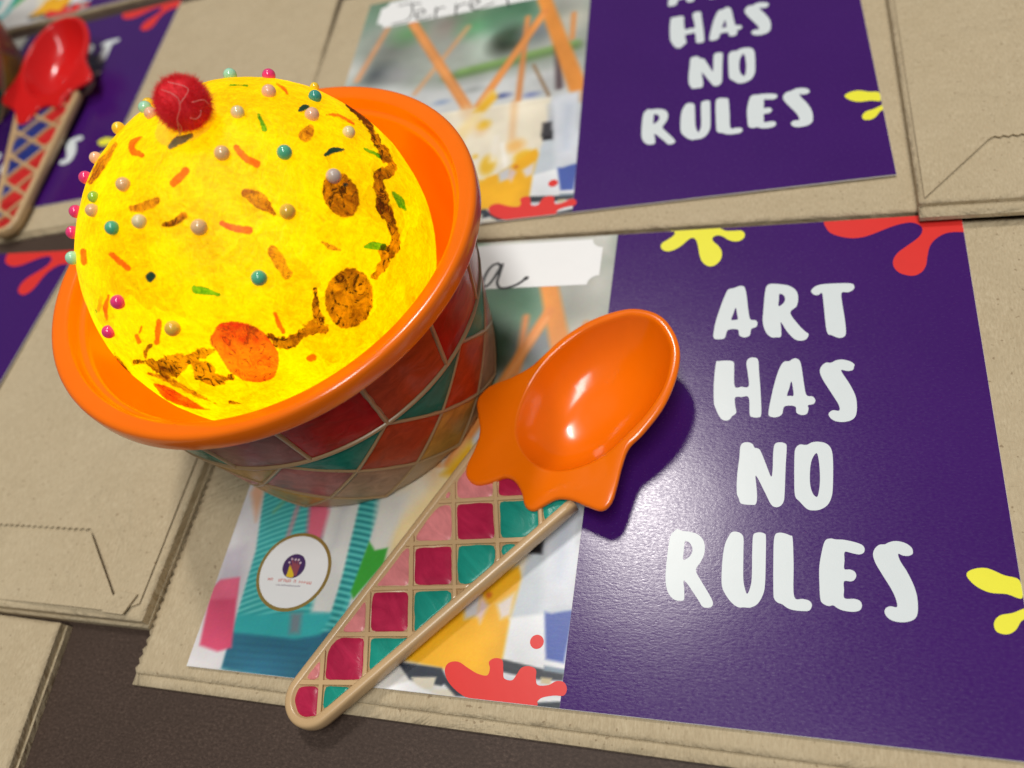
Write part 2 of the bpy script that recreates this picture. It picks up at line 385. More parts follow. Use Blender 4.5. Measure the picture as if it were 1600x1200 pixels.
# ------------------------------------------------------------------ paper bags
GB = 'brown paper bags laid out on the table'
def bag(label, quad, zt, zb, serr=None, creases=(), back=(0, 0, 0, 0), seed=0, flap=None, gusset=None, amp=.28, lines=()):
    """quad: BL, BR, TR, TL (mm). front panel, back panel, flap"""
    q = [np.array(c, float) for c in quad]; o0 = (q[0]+q[2])/2
    root = thing('paper_bag', label, 'paper bag', (o0[0], o0[1], zb), 0, GB)
    L = np.linalg.norm(q[1]-q[0]); W = np.linalg.norm(q[3]-q[0])
    nu, nv = int(L/1.6), int(W/1.1)
    V = []; Fc = []
    th = zt-zb
    rb_ = random.Random(seed+40); CR = list(creases)
    for _ in range(14):
        a0 = q[0]+(q[1]-q[0])*rb_.random()+(q[3]-q[0])*rb_.random(); an = rb_.uniform(0, 6.3); ln = rb_.uniform(12, 45)
        CR.append((tuple(a0), (a0[0]+ln*math.cos(an), a0[1]+ln*math.sin(an)), rb_.choice((-1, -1, 1))*rb_.uniform(.3, .8), rb_.uniform(.8, 1.4)))
    def lump(p):
        z = amp*noise.noise(Vector((p[0]*.022+seed*7.1, p[1]*.022, 0)))*1.2+amp*.5*noise.noise(Vector((p[0]*.07, p[1]*.07+seed, 3)))
        for (a, b, h, wd) in CR:
            dx, dy = b[0]-a[0], b[1]-a[1]; t = ((p[0]-a[0])*dx+(p[1]-a[1])*dy)/(dx*dx+dy*dy); t = min(1, max(0, t))
            d = math.hypot(p[0]-a[0]-t*dx, p[1]-a[1]-t*dy)
            if d < 3*wd: z += h*math.exp(-(d/wd)**2)
        return min(z, .38)
    rb_ = random.Random(seed+40); CR = list(creases)
    for _ in range(14):
        a0 = q[0]+(q[1]-q[0])*rb_.random()+(q[3]-q[0])*rb_.random(); an = rb_.uniform(0, 6.3); ln = rb_.uniform(12, 45)
        CR.append((tuple(a0), (a0[0]+ln*math.cos(an), a0[1]+ln*math.sin(an)), rb_.choice((-1, -1, 1))*rb_.uniform(.3, .8), rb_.uniform(.8, 1.4)))
    def lump(p):
        z = amp*noise.noise(Vector((p[0]*.022+seed*7.1, p[1]*.022, 0)))*1.2+amp*.5*noise.noise(Vector((p[0]*.07, p[1]*.07+seed, 3)))
        for (a, b, h, wd) in CR:
            dx, dy = b[0]-a[0], b[1]-a[1]; t = ((p[0]-a[0])*dx+(p[1]-a[1])*dy)/(dx*dx+dy*dy); t = min(1, max(0, t))
            d = math.hypot(p[0]-a[0]-t*dx, p[1]-a[1]-t*dy)
            if d < 3*wd: z += h*math.exp(-(d/wd)**2)
        return min(z, .38)
    def lump(p): return amp*noise.noise(Vector((p[0]*.022+seed*7.1, p[1]*.022, 0)))*1.2+amp*.5*noise.noise(Vector((p[0]*.07, p[1]*.07+seed, 3)))
    for j in range(nv+1):
        for i in range(nu+1):
            u, v = i/nu, j/nv; uu = u
            p = (1-u)*(1-v)*q[0]+u*(1-v)*q[1]+u*v*q[2]+(1-u)*v*q[3]
            z = lump(p)
            e = min(u*L, (1-u)*L, v*W, (1-v)*W)
            z *= min(1, e/14)
            if e < 1.0: z -= (1-e)**2*min(.5, th*.25)
            if serr == 'L' and i == 0: p = p+np.array([(-.45 if j % 2 else .35)+.2*noise.noise(Vector((0, j*.4, seed))), 0])
            V.append((p[0]-o0[0], p[1]-o0[1], zt-zb+min(z, .9)))
    st = nu+1
    for j in range(nv):
        for i in range(nu): Fc.append((j*st+i, j*st+i+1, (j+1)*st+i+1, (j+1)*st+i))
    # turned-down edges
    bd = [i for i in range(nu)] + [j*st+nu for j in range(nv)] + [nv*st+i for i in range(nu, 0, -1)] + [j*st for j in range(nv, 0, -1)]
    b = len(V)
    cx = np.mean([V[i][:2] for i in bd], axis=0)
    for i in bd: V.append((V[i][0], V[i][1], max(.45, V[i][2]-th*.5)))
    n = len(bd)
    for k in range(n): Fc.append((bd[k], b+k, b+(k+1) % n, bd[(k+1) % n]))
    fp = part('front_panel', V, Fc, M['kraft'], root)
    for pl in list(fp.data.polygons)[nu*nv:]: pl.use_smooth = False
    # back panel: sticks out a little, bB bR bT bL in mm
    bB, bR, bT, bL = back
    qq = [q[0]+(-bL, -bB), q[1]+(bR, -bB), q[2]+(bR, bT), q[3]+(-bL, bT)]
    V = []; Fc = []
    nu2, nv2 = 40, 60
    for j in range(nv2+1):
        for i in range(nu2+1):
            u, v = i/nu2, j/nv2; p = (1-u)*(1-v)*qq[0]+u*(1-v)*qq[1]+u*v*qq[2]+(1-u)*v*qq[3]
            V.append((p[0]-o0[0], p[1]-o0[1], th*.42+.12*noise.noise(Vector((p[0]*.05, p[1]*.05, seed+9)))))
    st = nu2+1
    for j in range(nv2):
        for i in range(nu2): Fc.append((j*st+i, j*st+i+1, (j+1)*st+i+1, (j+1)*st+i))
    bd = [i for i in range(nu2)] + [j*st+nu2 for j in range(nv2)] + [nv2*st+i for i in range(nu2, 0, -1)] + [j*st for j in range(nv2, 0, -1)]
    b = len(V); n = len(bd)
    for i in bd: V.append((V[i][0], V[i][1], .02))
    for k in range(n): Fc.append((bd[k], b+k, b+(k+1) % n, bd[(k+1) % n]))
    fp = part('back_panel', V, Fc, M['kraft'], root)
    for pl in list(fp.data.polygons)[nu2*nv2:]: pl.use_smooth = False
    def plate(name, poly, z0, thick, ser=None, lift=None):
        pts = []
        for i in range(len(poly)):
            a, c = np.array(poly[i], float), np.array(poly[(i+1) % len(poly)], float); nn = max(2, int(np.linalg.norm(c-a)/1.0))
            for k in range(nn):
                p = a+(c-a)*k/nn
                if ser == i: 
                    nrm = np.array([-(c-a)[1], (c-a)[0]])/np.linalg.norm(c-a); p = p+nrm*(.35 if k % 2 else -.25)
                pts.append(p)
        pa = np.array(pts); gx, gy = np.meshgrid(np.arange(max(pa[:, 0].min(), -190), min(pa[:, 0].max(), 230), 1.9), np.arange(pa[:, 1].min(), min(pa[:, 1].max(), 260), 1.9))
        dd = poly_dist(gx, gy, [tuple(p_) for p_ in poly]); ex = [(a_, b_) for a_, b_, c_ in zip(gx.ravel(), gy.ravel(), dd.ravel()) if c_ < -1.0]
        v2, f2 = fill([pts], ex); n2 = len(v2)
        def hz(p): return z0+lump(p)+(lift(p) if lift else 0)+.05*noise.noise(Vector((p[0]*.06, p[1]*.06, seed+4)))
        V = [(p[0]-o0[0], p[1]-o0[1], hz(p)+thick) for p in v2]; Fc = list(f2)
        b = len(V); m = len(pts)
        V += [(p[0]-o0[0], p[1]-o0[1], hz(p)+thick) for p in pts]+[(p[0]-o0[0], p[1]-o0[1], hz(p)+.02) for p in pts]
        ar = sum(pts[i-1][0]*pts[i][1]-pts[i][0]*pts[i-1][1] for i in range(m))
        for k in range(m):
            k2 = (k+1) % m; f = (b+k, b+m+k, b+m+k2, b+k2)
            Fc.append(f if ar > 0 else f[::-1])
        pp_ = part(name, V, Fc, M['kraft'], root, False)
        for pl in list(pp_.data.polygons)[:len(f2)]: pl.use_smooth = True
    for fl in (flap or ()): plate(fl[0], fl[1], zt-zb+fl[2], *fl[3:])
    return root
bag('flat brown paper bag with serrated mouth lying under the card with the orange spoon',
    [(-14.5, -2.6), (262, -5.2), (262, 125.0), (-14.0, 127.0)], -.85, TZ, 'L', seed=1, back=(2.6, 1, .2, 0),
    creases=[((190, 124), (196, 100), .5, .8), ((196, 124), (225, 104), .4, .7), ((210, -6), (205, 120), .4, 1.0)])
bag('brown paper bag under the card with the handwritten name',
    [(-28, 128.3), (238, 128.0), (240, 268), (-37, 266)], .85, TZ, 'L', seed=2, back=(.3, 1, 0, 1),
    creases=[((-30, 135), (236, 134.5), -.35, 1.2), ((128, 127), (141, 139), .5, 1.4)])
bag('thick folded brown paper bag lying over the right end of the bag below it',
    [(166.2, 127.6), (302, 127.2), (302, 396), (162, 396)], 4.1, 1.3, None, seed=3, back=(3.6, 1, 0, 0),
    creases=[((182, 150), (176, 205), .35, .9), ((192, 170), (186, 200), .3, .8), ((172, 180), (196, 176), .25, .8)],
    flap=[('folded_sheet', [(167.4, 128.6), (184.2, 147.9), (300, 148.5), (300, 394), (164, 394)], .3, .35, 1)])
ca, sa = math.cos(.105), math.sin(.105)
def rq(c, L, W, a):
    ca, sa = math.cos(a), math.sin(a); X = np.array([ca, sa]); Y = np.array([-sa, ca]); c = np.array(c, float)
    return [c-L*X, c, c+W*Y, c-L*X+W*Y]
bag('brown paper bag under the card that carries the red spoon', rq((-29, 159.0), 272, 138, .105), -.55, TZ, None, seed=4, back=(1.6, 0, 0, 0))
bag('brown paper bag beyond the bag that lies under the red spoon', rq((-29, 311.0), 272, 140, .105), -.55, TZ, None, seed=8)
bag('brown paper bag with folded bottom flap and torn corner standing clear of the serrated bag',
    [(-290, 11.5), (-15.2, 8.6), (-15.0, 134.0), (-290, 133.0)], 2.6, TZ, None, seed=5, back=(.8, .3, .5, 0), amp=.35,
    creases=[((-19, 14), (-27, 62), .45, .8), ((-27, 62), (-27.5, 130), .3, .8), ((-60, 60), (-78, 28), .35, .7), ((-20, 10), (-30, 12), .5, .8)],
    flap=[('folded_sheet', [(-288, 30.2), (-41.3, 30.9), (-20.0, 11.4), (-17.2, 12.6), (-17.0, 131.5), (-288, 130.8)], .35, .3, 0),
          ('bottom_flap', [(-110, 11.5), (-21.5, 10.0), (-40.6, 29.9), (-110, 29.4)], .0, .25, None, lambda p: 1.15*max(0, min(1, (p[0]+62)/26))),
          ('corner_tuck', [(-26.5, 9.6), (-20.2, 9.4), (-18.2, 14.6), (-24.5, 15.0)], .9, .5, None)])
bag('brown paper bag with a creased corner tucked under the flapped bag',
    [(-250, -128), (-26.5, -128), (-40.0, 6.6), (-250, 12)], 1.6, TZ, None, seed=6, back=(0, .6, 0, 0), amp=.35,
    creases=[((-46, 5), (-36, -60), .5, .9), ((-62, -4), (-44, 4), .5, .8)])

# ------------------------------------------------------------------ printed cards
CW, CH, SEAM = 176.0, 127.0, 90.06
def letter_px(sc_, ox, oy, loops): return [[(ox+x/sc_, oy+y/sc_) for x, y in lp] for lp in loops]
K = 1600/260
LET = {}
LET['a1'] = letter_px(K, 1100, 430, [[(90,590),(105,615),(150,618),(200,605),(230,530),(325,525),(340,580),(390,600),(440,580),(455,520),(500,500),(515,465),(495,435),(445,425),(425,330),(410,200),(390,120),(350,105),(290,125),(235,140),(205,190),(165,290),(115,440),(95,540)], [(305,315),(283,370),(262,430),(295,432),(325,425),(318,370)]])
LET['r1'] = letter_px(K, 1100, 430, [[(570,350),(565,450),(590,540),(640,595),(700,600),(740,590),(742,520),(740,455),(800,545),(870,615),(930,632),(985,615),(1005,570),(970,540),(910,480),(830,365),(890,300),(905,220),(885,150),(820,105),(740,90),(650,85),(605,105),(585,180)], [(725,185),(720,240),(718,300),(765,270),(780,225),(760,190)]])
LET['t1'] = letter_px(K, 1100, 430, [[(1030,155),(1060,190),(1100,192),(1135,175),(1150,280),(1180,540),(1230,580),(1300,605),(1350,590),(1365,540),(1350,400),(1325,250),(1325,170),(1390,165),(1440,135),(1440,95),(1400,80),(1300,80),(1150,88),(1070,110)]])
LET['h2'] = letter_px(K, 1100, 550, [[(115,110),(140,90),(240,85),(285,100),(290,150),(295,330),(360,337),(430,330),(420,200),(408,110),(430,65),(480,55),(520,80),(530,200),(545,400),(550,600),(520,630),(470,628),(440,600),(430,440),(360,435),(300,440),(300,520),(310,585),(270,620),(240,655),(190,658),(150,625),(110,540),(95,480),(95,300)]])
LET['a2'] = letter_px(K, 1100, 550, [[(620,590),(645,625),(700,628),(750,600),(775,525),(875,525),(890,585),(940,608),(990,595),(1005,545),(1000,515),(1055,500),(1070,465),(1045,430),(985,415),(960,300),(930,110),(890,65),(850,70),(820,90),(770,95),(730,150),(690,260),(650,420)], [(840,285),(818,355),(798,420),(830,423),(860,420),(855,350)]])
LET['s2'] = letter_px(K, 1100, 550, [[(1440,150),(1445,120),(1400,90),(1330,75),(1270,82),(1220,105),(1170,105),(1125,145),(1115,200),(1150,280),(1240,420),(1295,510),(1300,565),(1240,562),(1200,590),(1210,630),(1260,665),(1340,675),(1420,655),(1460,610),(1470,520),(1455,420),(1400,310),(1340,220),(1320,175),(1380,185),(1430,175)]])
LET['n3'] = letter_px(K, 1100, 680, [[(350,110),(380,75),(430,70),(470,90),(485,120),(530,135),(560,190),(600,290),(645,400),(660,330),(665,180),(680,90),(730,70),(785,85),(795,130),(785,300),(775,560),(765,640),(730,685),(680,692),(640,660),(590,560),(500,390),(505,500),(510,600),(500,660),(470,672),(360,660),(335,610),(315,550),(320,380),(340,220)]])
LET['o3'] = letter_px(K, 1100, 680, [[(870,200),(880,130),(920,92),(985,95),(1040,70),(1110,65),(1180,85),(1225,140),(1240,250),(1240,450),(1230,580),(1190,670),(1120,715),(1050,725),(990,710),(920,640),(875,580),(868,400)], [(1085,175),(1040,230),(1020,330),(1020,470),(1045,560),(1085,595),(1105,540),(1115,430),(1108,280)]])
K4, K5 = 1600/220, 1600/230
LET['r4'] = letter_px(K4, 1020, 820, [[(250,70),(280,50),(330,70),(420,80),(510,110),(570,170),(592,250),(580,350),(540,430),(490,520),(550,640),(640,790),(682,880),(670,930),(610,945),(560,925),(500,830),(360,635),(358,750),(355,850),(310,865),(250,855),(190,800),(155,710),(145,590),(160,400),(185,200),(210,110)], [(365,195),(353,300),(345,395),(390,385),(435,340),(452,280),(430,220),(395,192)]])
LET['u4'] = letter_px(K4, 1020, 820, [[(870,120),(900,85),(950,80),(1000,100),(1030,150),(1030,300),(1028,600),(1045,720),(1072,785),(1105,720),(1125,600),(1130,300),(1140,130),(1170,95),(1220,88),(1265,100),(1285,140),(1283,400),(1275,680),(1250,800),(1190,900),(1110,942),(1040,940),(970,938),(900,890),(830,800),(785,690),(785,500),(800,330),(825,210)]])
LET['l4'] = [[(1209,847.5),(1211,836.5),(1215,833),(1223.5,833),(1234.5,837),(1238.5,842),(1240,883),(1240.8,932),(1254.5,936),(1264.6,939),(1268.6,946),(1264.6,954),(1254.5,955),(1240,953.6),(1230,950),(1222,944.4),(1215,941.7),(1209.7,935.5),(1208.4,923),(1208.4,875)]]
LET['e4'] = letter_px(K5, 1220, 840, [[(470,60),(500,20),(550,12),(600,22),(680,25),(800,50),(880,80),(910,120),(900,165),(850,185),(770,170),(695,158),(692,250),(690,342),(750,348),(800,370),(820,415),(800,460),(760,478),(688,478),(687,570),(692,660),(800,668),(860,690),(882,740),(860,790),(790,808),(680,795),(610,765),(570,738),(520,745),(460,720),(430,670),(420,520),(418,330),(440,180)]])
LET['s4'] = letter_px(K5, 1220, 840, [[(1435,150),(1420,110),(1370,70),(1300,45),(1230,40),(1170,55),(1130,75),(1070,80),(1020,125),(1002,190),(1030,280),(1100,400),(1200,560),(1250,670),(1262,755),(1190,748),(1140,770),(1128,815),(1160,870),(1230,910),(1330,922),(1420,905),(1475,860),(1490,770),(1480,640),(1440,510),(1370,370),(1300,260),(1275,180),(1330,198),(1390,200),(1430,180)]])
def inside_card(lp): return [(min(max(x, .06), CW-.06), min(max(y, .06), CH-.06)) for x, y in lp]
YT = [(1050,359.5),(1054.5,364),(1052,369),(1043,375),(1035,380),(1032.5,386),(1037,391.5),(1045,393),(1055,390),(1065,384),(1074,376),(1081,372),(1087,374.5),(1090.5,384),(1093,398),(1097,409),(1105,415.5),(1114,416),(1123,410),(1127.5,402),(1127.5,393),(1123,385),(1116,379),(1113,374),(1116,369.5),(1123,368),(1130,370),(1138,375),(1147,377.5),(1156,376.5),(1163,371),(1163,364),(1157,360.5),(1147,361),(1135,361),(1128,358.5),(1124,356)]
RT = [(1288,352),(1296.5,363.5),(1313,370),(1331,372.5),(1347.5,371),(1364,366),(1385,357.5),(1404.5,351),(1422.5,348),(1434.5,351),(1441,357.5),(1439,366.5),(1430,375.5),(1415,386),(1403,395),(1396,405.5),(1396,416),(1403,425),(1415,430),(1428.5,431),(1440.5,425),(1447,414.5),(1449,401),(1452.5,386),(1460,375.5),(1473.5,366.5),(1488.5,363),(1504,363)]
Y2 = [(1510,899),(1519,890),(1541.6,888),(1568.6,899),(1593,907),(1597,935),(1573,928.5),(1546,926),(1523.5,915)]
Y3 = [(1603,951),(1582,958),(1562,962),(1553,973.5),(1557,987),(1573,991.5),(1586.6,985),(1595.6,971),(1606,964)]
RB = [(695,1048),(701,1036),(716,1034),(731,1043.5),(746,1052.5),(761,1055.5),(765.5,1045),(764,1034.5),(773,1028.5),(785,1031.5),(786.5,1048),(788,1060),(800,1063),(807.5,1054),(815,1043.5),(827,1041),(837.5,1046.5),(837.5,1060),(840.5,1070.5),(857,1070.5),(869,1064.5),(881,1066),(886,1076.5),(881,1087),(866,1087),(848,1090),(840,1096),(836,1103.5),(788,1098),(740,1093),(719,1084),(701,1066)]
def uvs(px, fn=uv_main): return [fn(p) for p in px]

def paint_photo():
    """the printed photograph on the left half: cups of paint and craft sticks"""
    nu, nv = 290, 408
    U, Vv = np.meshgrid(np.linspace(.05, SEAM-.02, nu), np.linspace(.05, CH-.05, nv))
    C = np.zeros((nv, nu, 3)); C[:] = (214, 212, 206)
    rs = np.random.RandomState(5)
    def blend(mask, c): C[:] = C*(1-mask[..., None])+np.array(c, float)*mask[..., None]
    def sm(D, s):
        s = s*1.35
        return np.clip(.5-D/(2*s), 0, 1)
    def poly(px, c, s=.4, fn=uv_main, a=1): blend(sm(poly_dist(U, Vv, uvs(px, fn)), s)*a, c)
    def seg(p, q, wpx, c, s=.5, fn=uv_main, a=1, w2=None):
        A, B = fn(p), fn(q); k = 1/8.0 if fn is uv_main else 1/5.2
        blend(sm(seg_dist(U, Vv, A, B, wpx*k/2, (w2 or wpx)*k/2), s)*a, c)
    def blob(p, r, c, s=3, fn=uv_up, a=1, ry=None):
        A = fn(p); d = np.hypot((U-A[0]), (Vv-A[1])*(r/(ry or r)))-r; blend(sm(d, s)*a, c)
    # blurred garden behind, upper half
    g = np.clip((Vv-52)/14, 0, 1); blend(g, (160, 168, 156))
    for p, r, c, s in [((560,30),9,(120,150,130),6), ((610,80),8,(128,132,124),5), ((640,50),6,(108,160,104),4), ((700,40),8,(150,142,132),5),
                       ((690,90),6,(170,172,164),5), ((745,40),6,(100,160,110),4), ((795,35),9,(116,176,136),5), ((770,70),7,(190,205,190),4),
                       ((590,118),5,(78,84,88),4), ((545,112),5,(205,205,200),4), ((620,120),5,(150,150,150),4), ((850,40),6,(120,150,120),4),
                       ((870,60),6,(190,190,180),4), ((890,30),6,(200,196,180),3), ((805,58),4,(176,120,70),3), ((660,20),7,(130,140,130),5),
                       ((600,10),8,(110,140,115),5), ((750,0),9,(100,150,105),5)]:
        blob(p, r, c, s)
    for p, r, c, s in [((800,470),9,(70,108,84),4), ((775,490),6,(92,140,104),4), ((780,520),5,(120,150,130),4), ((770,560),5,(40,44,34),3), ((790,540),5,(60,84,62),3),
                       ((840,540),6,(128,134,136),3), ((905,470),5,(165,165,155),4), ((930,440),6,(196,196,186),4), ((880,400),7,(188,190,182),4)]:
        blob(p, r, c, s, uv_main)
    seg((700,122), (900,72), 16, (96,128,70), 1.6, uv_up); seg((720,112), (900,66), 9, (128,172,84), 1.4, uv_up)
    poly([(560,140),(690,135),(905,95),(905,150),(690,185),(560,190)], (206,208,206), 2.5, uv_up)
    blob((783,150), 3, (90,100,150), 1.5, ry=1.3); blob((830,148), 2.6, (130,140,180), 1.5, ry=1.2); blob((690,160), 2.6, (150,165,190), 1.5, ry=1.3)
    blob((740,140), 3, (170,174,170), 2, ry=1.4); seg((872,70), (874,136), 10, (74,50,54), .9, uv_up)
    # white table top of the picture, lower half
    poly([(690,1120),(905,1120),(915,960),(690,960)], (232,232,232), 1.5)
    # sticks
    OR = (226,146,78)
    seg((606,45), (558,126), 11, (222,158,110), .8, uv_up); seg((732,42), (648,147), 8, (224,164,112), .8, uv_up)
    seg((849,-6), (908,150), 26, (230,146,62), .6, uv_up, 1, 32); seg((897,21), (894,60), 9, OR, .6, uv_up)
    seg((825,27), (804,204), 10, (216,138,76), .6, uv_up); seg((834,102), (858,150), 5, (150,116,80), .5, uv_up)
    seg((645,36), (732,172), 19, (228,144,74), .5, uv_up); seg((852,18), (748,165), 16, (226,140,66), .5, uv_up)
    seg((646,40), (730,168), 4, (240,170,104), .6, uv_up); seg((850,24), (752,158), 4, (240,164,96), .6, uv_up)
    # clear cup with yellow paint
    poly([(676,180),(862,152),(832,305),(738,325)], (232,222,198), .5, uv_up)
    seg((676,181), (862,153), 4, (244,236,214), .4, uv_up)
    seg((729,172), (752,205), 20, (232,196,150), 1.5, uv_up, .8); seg((804,160), (800,215), 9, (226,176,120), 1.0, uv_up, .8)
    poly([(746,282),(834,274),(829,306),(738,326)], (232,176,30), .7, uv_up)
    blob((819,246), 3.4, (232,182,44), .8); blob((762,258), 2.6, (230,184,50), .7, ry=4.5); blob((805,228), 3.0, (236,186,110), 1.2); blob((756,195), 2.2, (234,188,60), 1)
    blob((742,245), 1.0, (236,190,70), .5); seg((785,225), (792,275), 5, (246,242,234), .7, uv_up); seg((775,215), (770,250), 10, (240,232,216), 1, uv_up)
    # the same cup as seen on the near card
    poly([(626,1030),(700,946),(725,940),(810,884),(816,905),(800,965),(785,1032),(762,1060)], (240,176,22), .35)
    poly([(724,940),(752,925),(748,962),(726,968)], (206,204,204), .5); poly([(776,944),(805,925),(798,962),(782,968)], (226,214,204), .5)
    poly([(752,930),(764,946),(750,975),(745,960)], (224,196,190), .5); blob((764,930), .7, (206,110,30), .3, uv_main)
    poly([(690,745),(730,690),(742,700),(700,770),(640,850),(600,900),(610,830)], (236,214,160), 1.2)
    poly([(690,742),(735,690),(742,712),(712,745)], (232,178,40), .8)
    # pale bottle, dark window, blue cup
    poly([(815,905),(846,800),(912,790),(905,850),(893,960),(797,968)], (198,206,212), .5)
    poly([(846,760),(915,740),(908,850),(848,870)], (176,180,184), 1.2)
    for k in range(5): seg((850,800+k*14), (905,790+k*14), 3, (150,152,156), .6, uv_main, .6)
    poly([(826,842),(850,838),(848,866),(826,864)], (24,22,26), .35)
    poly([(797,966),(855,958),(850,1030),(785,1032)], (236,238,240), .4)
    poly([(851,955),(862,959),(876,956),(897,953),(881,1036),(853,1030)], (74,96,172), .3)
    poly([(862,150),(905,142),(902,252),(868,262)], (214,218,224), .8, uv_up); seg((888,165), (884,230), 14, (190,198,212), 1.5, uv_up, .8)
    poly([(848,192),(862,190),(862,212),(846,214)], (58,56,60), .5, uv_up)
    # pencils along the foot
    poly([(620,1034),(690,1044),(700,1062),(690,1072),(640,1062)], (46,54,66), .2)
    poly([(642,1058),(682,1058),(676,1076),(655,1078)], (216,208,186), .2); poly([(672,1078),(712,1076),(712,1090),(690,1090)], (220,212,192), .2)
    poly([(684,1058),(780,1072),(776,1092),(712,1088)], (44,50,62), .2)
    poly([(600,1075),(640,1064),(672,1082),(690,1095),(560,1085)], (238,238,238), .25)
    poly([(784,1030),(850,1046),(882,1052),(880,1064),(840,1062),(784,1050)], (52,58,66), .2)
    poly([(850,1040),(884,1046),(884,1053),(850,1048)], (130,146,160), .2); poly([(788,1056),(850,1070),(880,1070),(880,1090),(790,1080)], (206,212,220), .3)
    poly([(845,1058),(862,1060),(860,1070),(845,1068)], (206,188,150), .2); poly([(838,1098),(884,1096),(884,1116),(834,1110)], (40,50,60), .2)
    # turquoise ribbed cup
    cup = [(398,752),(404,738),(606,738),(604,760),(560,900),(540,960),(462,1064),(344,1044)]
    D = poly_dist(U, Vv, uvs(cup)); mk = sm(D, .35)
    rib = .5+.5*np.sin((Vv+.012*(U-30)**2)*2*math.pi/1.55)
    tq = np.array((104,208,200))*rib[..., None]+np.array((52,164,164))*(1-rib[..., None])
    C[:] = C*(1-mk[..., None])+tq*mk[..., None]
    inner = [(480,740),(560,740),(596,770),(562,880),(528,958),(470,968),(440,930),(500,800)]
    poly([(505,800),(560,742),(590,745),(590,760),(553,880),(525,962),(486,958),(500,880)], (226,226,220), .6)
    poly([(486,770),(512,740),(514,800),(500,850),(478,846)], (232,112,136), .6)
    poly([(540,760),(552,760),(530,850),(510,870)], (206,206,206), .8, uv_main, .7)
    seg((466,790), (428,905), 9, (222,146,156), .5, uv_main, .9, 6); seg((428,800), (452,775), 5, (150,190,120), .5, uv_main, .7)
    rb2 = poly_dist(U, Vv, uvs([(566,770),(604,762),(556,905),(520,985),(512,975),(535,900)])); mk = sm(rb2, .3)
    C[:] = C*(1-mk[..., None])+(np.array((96,204,196))*rib[..., None]+np.array((34,134,136))*(1-rib[..., None]))*mk[..., None]
    poly([(360,985),(460,996),(520,985),(470,1064),(344,1044)], (48,112,136), .35)
    for k in range(5): seg((350,1004+k*11), (480,1014+k*11), 3, (40,92,118), .35, uv_main, .6)
    poly([(360,960),(520,958),(500,992),(460,998),(362,988)], (56,178,178), .5)
    poly([(455,958),(472,958),(468,990),(452,990)], (150,120,130), .6, uv_main, .7)
    # green patch, white paint
    poly([(590,775),(640,770),(600,870),(580,860)], (224,222,212), .8)
    poly([(577,846),(586,860),(606,856),(600,880),(552,936),(548,925)], (62,166,58), .25)
    # left: pale wall, pink cup, peach spot
    poly([(288,1040),(398,752),(420,690),(384,690),(250,1040)], (224,220,222), .2)
    poly([(398,752),(420,720),(400,860),(345,1046),(288,1040)], (226,222,222), .3)
    poly([(352,860),(386,850),(374,925),(338,925)], (206,198,206), 1.0)
    poly([(330,922),(345,908),(374,904),(362,1012),(340,1018),(312,1008)], (224,84,118), .35)
    poly([(330,922),(345,906),(374,902),(369,935),(325,938)], (240,110,140), .4)
    poly([(392,770),(408,745),(412,770),(400,815)], (240,186,150), .6)
    # top: pale grey rim over the label
    poly([(760,372),(958,362),(955,400),(760,410)], (196,196,186), 1.5)
    def cloud(n_, m_):
        g_ = rs.normal(0, 1, (n_, m_)); yy = np.linspace(0, n_-1.001, nv); xx = np.linspace(0, m_-1.001, nu)
        i0 = yy.astype(int)[:, None]; j0 = xx.astype(int)[None]; fy = (yy % 1)[:, None]; fx = (xx % 1)[None]
        fy = fy*fy*(3-2*fy); fx = fx*fx*(3-2*fx)
        return (g_[i0, j0]*(1-fx)+g_[i0, j0+1]*fx)*(1-fy)+(g_[i0+1, j0]*(1-fx)+g_[i0+1, j0+1]*fx)*fy
    shade = .04*cloud(14, 10)+.012*cloud(40, 28)
    C[:] = C*(1+shade)[..., None]
    C[:] = np.clip(C+rs.normal(0, 2.2, C.shape), 0, 255)
    x = C/255; L = np.where(x <= .04045, x/12.92, ((x+.055)/1.055)**2.4)
    V = np.stack([U.ravel(), Vv.ravel(), np.full(U.size, .05)], 1)
    idx = np.arange(nu*nv).reshape(nv, nu)
    Fq = np.stack([idx[:-1, :-1].ravel(), idx[:-1, 1:].ravel(), idx[1:, 1:].ravel(), idx[1:, :-1].ravel()], 1)
    me = bpy.data.meshes.new('photo_print'); me.vertices.add(len(V)); me.vertices.foreach_set('co', (V*MM).ravel().astype(np.float32))
    nl = len(Fq)*4; me.loops.add(nl); me.polygons.add(len(Fq))
    me.loops.foreach_set('vertex_index', Fq.ravel().astype(np.int32))
    me.polygons.foreach_set('loop_start', (np.arange(len(Fq))*4).astype(np.int32))
    me.update(calc_edges=True); me.validate()
    at = me.color_attributes.new('Col', 'FLOAT_COLOR', 'POINT')
    at.data.foreach_set('color', np.concatenate([L.reshape(-1, 3)*.93, np.ones((L.shape[0]*L.shape[1], 1))], 1).ravel().astype(np.float32))
    me.materials.append(M['photo']); return me

